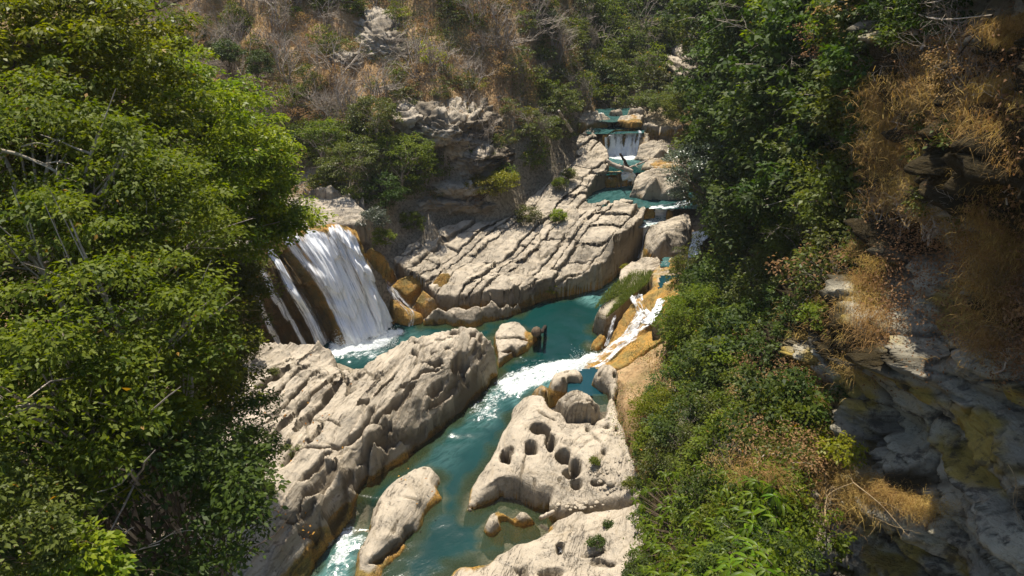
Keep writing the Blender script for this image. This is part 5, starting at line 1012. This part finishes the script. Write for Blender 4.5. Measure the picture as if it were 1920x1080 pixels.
clothe((1195,850,1500,1140), dict(deep=4,green=1,olive=1,dry=.6), 44, .5, -.15, 7)
clothe((1560,100,1920,420), dict(dry=4,bare=3,olive=1), 70, .75, .2, 8, lambda x, y: True)
clothe((1880,380,1990,700), dict(dry=4,bare=2), 16, .6, .1, 9)
clothe((1640,0,1800,130), dict(green=2,deep=2,bare=2), 16, .9, .3, 10)
r0 = C(1320, 330, 3.0)
T('overhanging_tree','grey green leafed tree leaning out over the right bank below the dark foliage','tree',C(1400,420,0),r0,(2.6,2.4,2.2),170,.5,80,.14,'lf_silver',120,tr=.14,k=26,extra=[(C(1380,300,2.5),(2.2,2,1.6),90)])
T('weeping_shrub','wispy yellow tipped shrub hanging in front of the blue white side fall','shrub',C(1340,490,0),P(1300,490,4.2),(1.3,1.0,1.5),60,.3,40,.12,'lf_olive',121,tr=.05,k=20,droop=.9)
T('round_bush','dense round dark green bush beside the ochre rapids','bush',P(1300,640,3),P(1310,600,6.0),(2.0,1.9,2.0),150,.42,95,.12,'lf_green',122,tr=.08,k=16)
T('edge_scrub','bright green scrub along the edge of the earth bank and pothole rock','scrub',P(1230,800,3),P(1235,775,4.4),(1.3,1.6,1.0),90,.3,80,.10,'lf_bright',123,tr=.05,k=14)
T('vine','hanging vine with yellow lit leaves over the lower cliff','vine',C(1560,900,.3),C(1578,850,1.2),(.5,.4,.42),22,.2,26,.11,'lf_yellow',124,tr=.02,k=12,droop=.8)
T('vine','trailing green vine down the dark gap at the bottom of the cliff','vine',C(1570,990,.3),C(1545,1010,.9),(.5,.5,.9),34,.18,26,.11,'lf_green',125,tr=.02,k=12,droop=.8)
T('broad_leaf_bush','bush of broad heart shaped leaves on the green slope','bush',C(1340,720,0),C(1345,680,1.2),(1.2,1.0,.7),44,.34,26,.24,'lf_bright',126,tr=.04,k=12,aspect=.85)
T('yellow_vine','small yellow flowered vine beside the drooping leaved bush','vine',C(1480,930,.2),C(1488,932,.8),(.25,.2,.25),10,.14,22,.09,'lf_yellow',127,tr=.012,k=6)

# --- drooping long-leaved bush at the bottom right: big leaves are parts
def long_leaf(seed, L=.24):
    r = np.random.default_rng(seed); t = np.linspace(0, 1, 5); w = np.array([.12, .8, 1, .7, .02])*L*.125
    zz = -(t**2)*L*(.35+.3*r.random()); x = t*L*.92
    V = [];
    for i in range(5): V += [(x[i], -w[i], zz[i]+w[i]*.35), (x[i], 0, zz[i]), (x[i], w[i], zz[i]+w[i]*.35)]
    F = []
    for i in range(4):
        a = i*3; F += [(a, a+3, a+4, a+1), (a+1, a+4, a+5, a+2)]
    return np.array(V), np.array(F)
def mango():
    root = tag(bpy.data.objects.new('long_leaved_bush', None), 'lush bush of long drooping glossy leaves at the bottom right', 'bush'); S.collection.objects.link(root)
    base = C(1330, 1010, -.4); root.location = base
    r = np.random.default_rng(77); lm = [long_leaf(s) for s in (1, 2, 3)]
    ms = [mesh_np('leaf', v, f, dict(lv=np.full(len(v), (.25, .6, .85)[i]))) for i, (v, f) in enumerate(lm)]
    for m in ms: m.materials.append(M['lf_gloss'])
    ros = []
    tgt = 300
    while len(ros) < tgt:
        px = r.uniform(1185, 1475); py = r.uniform(850, 1110)
        if py < 850+max(0, (1290-px))*.62-0 or py < 868+max(0, px-1330)*.35: continue
        ros.append((px, py, C(px, py, 1.7+.9*r.random())))
    stems = []; VV = []; FF = []; off = 0; count = 0; LV = []
    ros.sort(key=lambda q: np.linalg.norm(q[2]-np.array([0, 0, CAM_H])))
    for px, py, c in ros:
        ax = np.array([r.normal(0, .35)-.2, r.normal(0, .35)-.3, 1.0]); ax /= np.linalg.norm(ax)
        m = base+(c-base)*.5+np.array([0, 0, -.1]); stems.append((bez_grid(np.array([base+r.normal(0, .2, 3), m, c-ax*.15, c])[:, None].repeat(2, 1), 2, 7)[:, 0], np.linspace(.018, .006, 7)))
        nl = r.integers(8, 12); s0 = r.uniform(.85, 1.3)
        for k in range(nl):
            yaw = k*2.4+r.normal(0, .2); pit = r.uniform(-.1, .85); i = r.integers(3); s = s0*r.uniform(.75, 1.15)
            cy, sy, cp, sp = math.cos(yaw), math.sin(yaw), math.cos(pit), math.sin(pit)
            if count < 300 and px > 1195 and py < 1085 and r.random() < .55:
                o = bpy.data.objects.new('leaf', ms[i]); S.collection.objects.link(o); o.parent = root; o.location = c-base
                o.rotation_euler = (0, pit, yaw); o.scale = (s, s, s); count += 1
            else:
                v, f = lm[i]; v = v*s
                a = np.stack([v[:, 0]*cp+v[:, 2]*sp, v[:, 1], -v[:, 0]*sp+v[:, 2]*cp], 1)
                v = np.stack([a[:, 0]*cy-a[:, 1]*sy, a[:, 0]*sy+a[:, 1]*cy, a[:, 2]], 1)+c-base
                VV.append(v); FF.append(f+off); off += len(v); LV.append(np.full(len(v), r.uniform(.1, .9)))
    o = link('foliage', mesh_np('foliage', np.concatenate(VV), np.concatenate(FF), dict(lv=np.concatenate(LV))), M['lf_gloss'], root); tag(o, kind='stuff')
    V, F = tubes([(p-base, q) for p, q in stems], 4); link('stem', mesh_np('stem', V, F), M['bark'], root)
mango()

# --- grass tufts
def tuft(seed, n, L, w, mat, name, spread=.25, lean=(0, 0), curl=.5):
    r = np.random.default_rng(seed); V = []; F = []; k = 4
    b = r.normal(0, spread, (n, 3))*np.array([1, 1, .3]); az = r.random(n)*6.283; tilt = r.random(n)*.9; ln = L*(.5+.8*r.random(n))
    d = np.stack([np.sin(tilt)*np.cos(az)+lean[0], np.sin(tilt)*np.sin(az)+lean[1], np.cos(tilt)], 1)
    side = np.stack([-np.sin(az), np.cos(az), 0*az], 1)*w
    P0 = b; rows = []
    for t in (0, .4, .75, 1):
        c = P0+d*(ln*t)[:, None]; c[:, 2] -= curl*ln*t*t; ww = side*(1-t*.9); rows.append(c-ww); rows.append(c+ww)
    V = np.stack(rows, 1).reshape(-1, 3); q = np.array([[0, 1, 3, 2], [2, 3, 5, 4], [4, 5, 7, 6]]); F = (np.arange(n)[:, None, None]*8+q[None]).reshape(-1, 4)
    me = mesh_np(name, V, F, dict(lv=np.repeat(r.random(n)*.96, 8)), False); me.materials.append(M[mat]); o = bpy.data.objects.new(name, me); return o
STRAW = [tuft(s, 380, .5, .0045, 'straw', 'dry_grass_tuft', .24, (-.15, -.2), .8) for s in (1, 2, 3, 4)]
GPL = {10: 'beside the pothole rock scrub', 11: 'beside the dark cliff gap', 1: 'above the middle of the right cliff', 2: 'on the upper right cliff near the frame edge', 3: 'fringing the alcove at the right edge', 4: 'in the golden drape left of the alcove', 5: 'on the ledge over the dark lower cliff', 6: 'over the roof of the rock alcove', 7: 'beside the pale twigs on the right slope', 8: 'in the top right corner', 9: 'below the bleached top right branches'}
def straw_patch(box, n, sc, seed, off=.1, prob=None):
    r = random.Random(seed)
    for _ in range(n):
        px = r.gauss((box[0]+box[2])/2, (box[2]-box[0])/3.6); py = r.gauss((box[1]+box[3])/2, (box[3]-box[1])/3.6); q = C(px, py, off+.55)
        c = r.choice(STRAW).copy(); S.collection.objects.link(c); c.location = tuple(q); s = sc*r.uniform(.7, 1.3); c.scale = (s, s, s); c.rotation_euler = (r.uniform(-.2, .3), r.uniform(-.4, .1), r.uniform(-.6, .6))
        tag(c, size_word(s/sc, .85, 1.15)+' golden dry grass tuft '+('low ' if py > (box[1]+box[3])/2 else 'high ')+GPL[seed], 'grass tuft', 'dry grass tufts on the right cliff')
straw_patch((1640,210,1700,400), 22, 1.2, 1); straw_patch((1780,130,1920,330), 34, 1.0, 2); straw_patch((1570,110,1760,300), 40, 1.3, 1, .3); straw_patch((1820,330,1930,640), 40, .9, 3, .2); straw_patch((1510,470,1640,680), 44, 1.1, 4, .3)
straw_patch((1540,890,1770,950), 26, .9, 5, .2); straw_patch((1165,690,1290,780), 14, .9, 10, .3); straw_patch((1370,720,1500,930), 18, .9, 11, .5); straw_patch((1690,260,1840,420), 30, .9, 6); straw_patch((1520,380,1640,500), 16, .9, 7); straw_patch((1860,20,1930,120), 10, .8, 8); straw_patch((1700,90,1800,200), 10, .8, 9)
def dense(name, label, cat, where, n, L, w, mat, seed, curl=.3):          # uncounted grass, one object
    r = np.random.default_rng(seed); pos = np.array([where(r) for _ in range(n)]); az = r.random(n)*6.283; tilt = r.random(n)*.8; ln = L*(.5+.8*r.random(n))
    d = np.stack([np.sin(tilt)*np.cos(az), np.sin(tilt)*np.sin(az), np.cos(tilt)], 1); side = np.stack([-np.sin(az), np.cos(az), 0*az], 1)*w
    m = pos+d*(ln*.55)[:, None]; e = pos+d*ln[:, None]; e[:, 2] -= curl*ln
    V = np.stack([pos-side, pos+side, m+side*.7, m-side*.7, e], 1).reshape(-1, 3); k = np.arange(n)[:, None]*5
    F = np.concatenate([np.concatenate([k, k+1, k+2], 1), np.concatenate([k, k+2, k+3], 1), np.concatenate([k+3, k+2, k+4], 1)])
    o = placed(name, V, F, M[mat], dict(lv=np.repeat(r.random(n)*.96, 5)), smooth=False); return tag(o, label, cat, kind='stuff')
gp = PP([(1114,583,1.6),(1132,557,1.9),(1158,533,2.1),(1190,512,2.4),(1224,514,2.4),(1214,534,2.2),(1182,560,2.0),(1157,583,1.7),(1135,600,1.3)])
def on_block(r):
    a = r.random()*.999*8; i = int(a); f = a-i; p = gp[i]*(1-f)+gp[(i+1) % 9]*f; c = gp.mean(0); k = r.random()**.5; q = c*(1-k)+p*k; q[2] += .1; return q
dense('bank_grass','green grass covering the top of the steep sided block','grass',on_block,5200,.42,.012,'grass',1,.4)
def on_ground(r):
    while True:
        x = r.uniform(-34, 14); y = r.uniform(42, 84); z = float(gz(x, y))
        if z > 7.6: return np.array([x, y, z-.03])
_gx = np.arange(-40, 40, .8); _gy = np.arange(36, 120, .8); _GZ = ground_z(*np.meshgrid(_gx, _gy))
def gz(x, y):
    i = (x+40)/.8; j = (y-36)/.8; a = int(i); b = int(j); u = i-a; v = j-b
    return (_GZ[b, a]*(1-u)+_GZ[b, a+1]*u)*(1-v)+(_GZ[b+1, a]*(1-u)+_GZ[b+1, a+1]*u)*v
dense('slope_dry_grass','dry straw coloured grass over the far slope','grass',on_ground,60000,.55,.018,'lf_dry',2,.35)
def on_ground2(r):
    while True:
        q = on_ground(r)
        if fbm(np.array(q[0]*.35), np.array(q[1]*.35), 0, 3, 900) > .54: return q+np.array([0, 0, .15])
def leaf_scatter(name, label, cat, where, n, ls, mat, seed):
    r = np.random.default_rng(seed); pos = np.array([where(r) for _ in range(n)]); c = np.repeat(pos, 9, 0)+r.normal(0, 1, (n*9, 3))*np.array([.28, .28, .2])
    V, F = leaf_arrays(c, r.normal(0, .6, c.shape)+np.array([0, 0, 1]), ls*(.6+.7*r.random(len(c))), r); o = placed(name, V, F, M[mat], dict(lv=np.repeat(r.random(len(c))*.96, 4)), smooth=False); return tag(o, label, cat, kind='stuff')
leaf_scatter('slope_scrub','low olive scrub scattered over the far slope','scrub',on_ground2,9000,.14,'lf_olive',3)
leaf_scatter('slope_undergrowth','low green undergrowth scattered over the far slope','undergrowth',lambda r: on_ground2(r),5000,.15,'lf_green',4)
leaf_scatter('slope_litter','rust brown leaf litter over the far slope','leaf litter',on_ground,9000,.13,'lf_dry',5)
def on_cliff(box):
    def f(r):
        px = r.uniform(box[0], box[2]); py = r.uniform(box[1], box[3]); px = max(px, np.interp(py, CR, CE)); return C(px, py, r.uniform(-.1, .35))
    return f
def cliff_scatter(name, label, cat, box, n, ls, mat, seed, hang=.0):
    r = np.random.default_rng(seed); px = r.uniform(box[0], box[2], n); py = r.uniform(box[1], box[3], n); px = np.maximum(px, np.interp(py, CR, CE)); m = np.zeros(n, bool)
    m = fbm(px*.02, py*.02, 0, 3, seed+900) > .42
    px, py = px[m], py[m]; pos = C(px, py, 0)-ray(px, py)*(r.uniform(-.1, .7, len(px)))[:, None]
    c = np.repeat(pos, 8, 0)+r.normal(0, 1, (len(pos)*8, 3))*np.array([.2, .2, .2]); V, F = leaf_arrays(c, r.normal(0, .7, c.shape)+np.array([-.4, -.4, .8]), ls*(.6+.7*r.random(len(c))), r)
    o = placed(name, V, F, M[mat], dict(lv=np.repeat(r.random(len(c))*.96, 4)), smooth=False); return tag(o, label, cat, kind='stuff')
cliff_scatter('cliff_undergrowth','dark green undergrowth over the upper right side','undergrowth',(1310,-60,1640,480),6500,.14,'lf_deep',6)
cliff_scatter('slope_creeper','green creeper over the lower right slope','creeper',(1190,600,1500,1110),6500,.10,'lf_green',7)
cliff_scatter('cliff_scrub','olive scrub over the middle of the right side','scrub',(1350,300,1620,620),5000,.10,'lf_olive',8)
cliff_scatter('cliff_litter','dry brown leaves over the right cliff','leaf litter',(1500,60,1990,700),5200,.07,'lf_dry',9)

def on_bank(r):
    while True:
        px = r.uniform(1150, 1300); py = r.uniform(650, 850); z = 3.0
        if px > 1150+(py-650)*.12+25 or r.random() < .3:
            for _ in range(6): q = P(px, py, z); z = .5*z+.5*float(f_bank(q[0], q[1]))
            if fbm(np.array(px*.03), np.array(py*.03), 0, 3, 930) > .45: return P(px, py, z)+np.array([0, 0, .12])
dense('bank_dry_grass', 'sparse yellow brown grass on the earth bank beside the pothole rock', 'grass', on_bank, 2600, .22, .012, 'straw', 21, .5)
leaf_scatter('bank_scrub', 'low olive creeping scrub on the earth bank beside the ochre rapids', 'scrub', on_bank, 420, .09, 'lf_olive', 22)
# ------------------------------------------------------------------ outcrops on the far slope
def strata(G, seed):
    x, y, z = G[..., 0], G[..., 1], G[..., 2]; q = (z+x*.18)/.42+(fbm(x*.3, y*.3, z*.2, 3, seed+40)-.5)*2; f = q-np.floor(q)
    return (ss(.05, .5, f)-ss(.82, .95, f))*(.4+_hash(np.floor(q).astype(np.int64), np.floor(q).astype(np.int64), np.floor(q).astype(np.int64), seed))-.4
def outcrop(label, ctrl, seed, dark=.3, disp=.9, mat='rock'):
    c = []
    for row in ctrl:
        rr_ = []
        for px, py, off in row:
            q = hit(px, py)
            if q is None: q = D(px, py, 70)
            d_ = q-np.array([0, 0, CAM_H]); L = np.linalg.norm(d_); rr_.append(np.array([0, 0, CAM_H])+d_/L*(L-off))
        c.append(rr_)
    o = sheet('outcrop', c, 90, 80, M[mat], 0, lambda U, V, G: strata(G, seed)*disp*.10+(fbm(G[..., 0]*1.6, G[..., 1]*1.6, G[..., 2]*2.6, 5, seed+3)-.5)*disp*.5+facets(G[..., 0]+G[..., 1]*.3, G[..., 2]*1.5, .9, 1.8, .15, disp*.45, seed+8)[0]+facets(G[..., 0]+G[..., 1]*.3, G[..., 2]*1.5, .35, 1.8, .15, disp*.2, seed+9)[0],
          attrs=dict(dirt_shade=lambda U, V, G: dark*ss(.4, .6, fbm(G[..., 0]*.6, G[..., 1]*.6, G[..., 2]*.8, 3, seed+5))*1.4, ochre=lambda U, V, G: .0*U, moss=lambda U, V, G: .15+0*U), label=label, cat='outcrop', world=True)
    return o
def oc(x0, x1, y0, y1, off): return [[(x, y, 0.0 if (i in (0, 3) or j in (0, 3)) and not (j == 3 and False) else off) for i, x in enumerate(np.linspace(x0, x1, 4))] for j, y in enumerate(np.linspace(y0, y1, 4))]
outcrop('grey cliff face with bright white edge high on the dry slope', oc(665,765,15,120,1.6), 601, .5)
outcrop('small grey cliff patch left of the high cliff face', oc(620,680,85,130,1.2), 602, .5)
outcrop('layered brown outcrop in the middle of the slope', oc(755,935,185,300,2.0), 603, .6, 1.3)
outcrop('dark undercut layered ledges below the brown outcrop', oc(850,960,265,330,1.6), 604, .7, 1.2)
outcrop('pale crumbled rock spur left of the layered outcrop', oc(735,790,185,250,1.4), 605, .1, 1.0)
outcrop('grey and orange bare scar on the far side of the gorge head', oc(1255,1325,60,190,2.0), 606, .4, 1.2)
outcrop('low striped rock ledge rising behind the shelf', oc(800,960,335,372,1.2), 607, .4, .9)
outcrop('second low striped ledge just behind the rock shelf', oc(770,940,368,400,1.0), 608, .4, .8)

# ------------------------------------------------------------------ small things
def bar(name, label, cat, pts, radii, mat, seed=0, knots=0):
    r = np.random.default_rng(seed); G = bez_grid(np.array(pts)[:, None].repeat(2, 1), 2, 12)[:, 0]; G[1:-1] += r.normal(0, .02, (10, 3)); R = np.interp(np.linspace(0, 1, 12), np.linspace(0, 1, len(radii)), radii)*(.9+.2*r.random(12))
    paths = [(np.vstack([G[0], G, G[-1]]), np.concatenate([[.001], R, [.001]]))]
    for _ in range(knots):
        i = r.integers(3, 10); paths.append((np.linspace(G[i], G[i]+r.normal(0, 1, 3)*.5+np.array([0, 0, .3]), 4), [R[i]*.4, R[i]*.3, R[i]*.2, .01]))
    V, F = tubes(paths, 8); return tag(placed(name, V, F, M[mat]), label, cat)
bar('tree_stump','thick broken brown stump standing in the channel beside the flat slab','stump',[P(1007,632,-.6),P(1006,620,.3),P(1005,624,1.15)],[.32,.29,.27],'bark',1)
bar('tree_stump','thin dark leaning stump right of the thick one','stump',[P(1024,618,-.6),P(1022,612,.2),P(1017,622,1.25)],[.13,.11,.10],'bark_dark',2)
bar('driftwood_log','pale driftwood log jammed across the top of the small cascade','log',[P(1137,300,5.9),P(1150,309,5.5),P(1172,316,5.3),P(1186,322,5.1)],[.13,.2,.2,.16],'bark_grey',3,5)
bar('driftwood_pole','dark straight pole standing out of the driftwood','pole',[P(1179,316,5.1),P(1171,302,5.8),P(1163,288,6.5)],[.13,.11,.09],'bark_dark',4)
bar('driftwood_branch','curved driftwood branch right of the jammed log','branch',[P(1180,314,5.4),P(1196,308,5.6),P(1214,300,6.0)],[.08,.08,.06],'bark_grey',5,3)
bar('driftwood_stick','bleached stick bridging the shallow pool to the pothole rock','stick',[P(1012,972,.35),P(1024,967,.6),P(1038,960,.95)],[.09,.10,.10],'bark_pale',6)
bar('fallen_log','slanting dead log at the foot of the slope beside the upper pools','log',[P(1072,246,8.0),P(1060,228,9.0),P(1048,208,10.4)],[.16,.13,.1],'bark_grey',7,2)
def pebble(seed):
    r = np.random.default_rng(seed); u, v = np.meshgrid(np.linspace(0, 2*math.pi, 11)[:-1], np.linspace(.12, math.pi-.12, 7)); d = np.stack([np.cos(u)*np.sin(v), np.sin(u)*np.sin(v)*.75, np.cos(v)*.55], -1)
    k = .8+.4*n3(d[..., 0]*1.6+seed, d[..., 1]*1.6, d[..., 2]*1.6+.2, seed); V = (d*k[..., None]).reshape(-1, 3); F = []
    for j in range(6):
        for i in range(10): F.append((j*10+i, j*10+(i+1) % 10, (j+1)*10+(i+1) % 10, (j+1)*10+i))
    F += [(0, 3, 6, 9), (60, 63, 66, 69)]; me = mesh_np('pebble', V, F, dict(ochre=np.zeros(len(V)), dirt_shade=np.zeros(len(V)), moss=np.zeros(len(V)))); me.materials.append(M['rock']); return me
PB = [pebble(s) for s in range(4)]; r = random.Random(9)
def f_any(px, py, f): 
    z = 2.0
    for _ in range(10): q = P(px, py, z); z = .5*z+.5*float(f(q[0], q[1]))
    return P(px, py, z)
for cx, cy, sx, sy, n in [(1130,885,26,14,34),(1085,950,30,8,26),(1150,915,20,12,14)]:
    for _ in range(n):
        q = f_any(r.gauss(cx, sx*.6), r.gauss(cy, sy*.6), f_pot); o = bpy.data.objects.new('pebble', r.choice(PB)); S.collection.objects.link(o); s = r.uniform(.04, .13); o.location = tuple(q+np.array([0, 0, .05])); o.scale = (s, s, s); o.rotation_euler = (0, 0, r.uniform(0, 6)); tag(o, 'small pale pebble lying on the gravelly side of the pothole rock', 'pebble', 'pebbles beside the pothole rock')
q = f_any(1145, 911, f_pot); o = bpy.data.objects.new('round_stone', PB[1]); S.collection.objects.link(o); o.location = tuple(q+np.array([0, 0, .15])); o.scale = (.24, .22, .24); tag(o, 'largest rounded loose stone on the gravel right of the potholes', 'stone')
for px, py, s, lab in [(1125,905,.12,'small oval stone left of the largest loose stone'),(1136,918,.13,'small oval stone below the largest loose stone')]:
    q = f_any(px, py, f_pot); o = bpy.data.objects.new('round_stone', PB[2]); S.collection.objects.link(o); o.location = tuple(q+np.array([0, 0, .08])); o.scale = (s, s, s); tag(o, lab, 'stone')
# fallen leaves on the rocks
lmesh = mesh_np('fallen_leaf', *leaf_arrays(np.array([[0, 0, .02]]), np.array([[.1, .1, 1.]]), [.13], np.random.default_rng(1), .6, .15)[:2], dict(lv=np.full(4, .5))); lmesh.materials.append(M['lf_orange'])
for px, py, f in [(765,884,None),(750,896,None),(754,900,None),(797,902,None),(762,905,None),(782,950,None),(809,927,None)]+[(r.gauss(560, 45), r.gauss(800, 60), f_ridge) for _ in range(26)]+[(r.gauss(520, 12), r.gauss(960, 18), f_ridge) for _ in range(14)]+[(r.gauss(578, 6), r.gauss(1000, 14), f_ridge) for _ in range(12)]:
    q = f_any(px, py, f) if f is not None else P(px, py, 1.12)
    o = bpy.data.objects.new('fallen_leaf', lmesh); S.collection.objects.link(o); o.location = tuple(q+np.array([0, 0, .12])); o.rotation_euler = (r.uniform(-.4, .4), r.uniform(-.4, .4), r.uniform(0, 6)); tag(o, 'single rust coloured fallen leaf lying on the pale rock', 'leaf', 'fallen leaves on the near rocks')
# low plants on the rocks
for k, (px, py, z, rx, mt, lab) in enumerate([(545,848,2.5,.55,'lf_olive','low green plant in a joint of the rock ridge'),(500,920,2.8,.5,'lf_olive','mossy green clump at the shaded edge of the rock ridge'),(1028,542,.55,.8,'lf_yellow','mossy yellow green hummock at the water edge of the rock shelf'),(1173,505,1.9,.45,'lf_yellow','yellow green clump at the upstream tip of the grassy block'),(1115,868,2.2,.18,'lf_green','tiny tuft of leaves in a pit of the pothole rock'),(1185,910,2.7,.4,'lf_green','thin green sprig on the gravel at the scrub edge'),(1118,1018,1.8,.35,'lf_deep','small dark sprig lying on the near bank rock'),(1143,988,1.9,.2,'lf_deep','tiny dark sprig higher on the near bank rock'),(512,700,2.6,.3,'lf_olive','small weed in a groove of the rock ridge')]):
    q = P(px, py, z); T('rock_plant', lab, 'plant', q-np.array([0, 0, .15]), q+np.array([0, 0, .12]), (rx, rx*.7, rx*.5), int(50*rx)+6, .14, 34, .085, mt, 140+k, tr=.015, k=5)
r_ = np.random.default_rng(4); q = P(1051, 1031, .95); V, F = leaf_arrays(q+r_.normal(0, .05, (14, 3)), r_.normal(0, 1, (14, 3)), .14*np.ones(14), r_, .9); tag(placed('scrap', V, F, M['foam'], smooth=False), 'small crumpled white scrap lodged in a pit of the near bank rock', 'scrap')


spray('spray', 'white spray thrown up where the long rapid meets the channel', 1105, 690, .05, 1.1, .7, .22, 1600, 5, .03)

# ------------------------------------------------------------------ air
_n = N('valley_haze'); _v = _n.new('VolumePrincipled'); _v.inputs['Color'].default_value = (.84, .88, .93, 1); _v.inputs['Density'].default_value = .0003; _v.inputs['Anisotropy'].default_value = .2
_n.t.links.new(_v.outputs[0], _n.out.inputs['Volume'])
x0, x1, y0, y1, z0, z1 = -110, 130, -40, 230, -25, 150
me = bpy.data.meshes.new('haze'); me.from_pydata([(x, y, z) for z in (z0, z1) for y in (y0, y1) for x in (x0, x1)], [], [(0, 2, 3, 1), (4, 5, 7, 6), (0, 1, 5, 4), (2, 6, 7, 3), (0, 4, 6, 2), (1, 3, 7, 5)])
hz = link('haze', me, _n.m); tag(hz, kind='stuff'); S.cycles.volume_bounces = 0
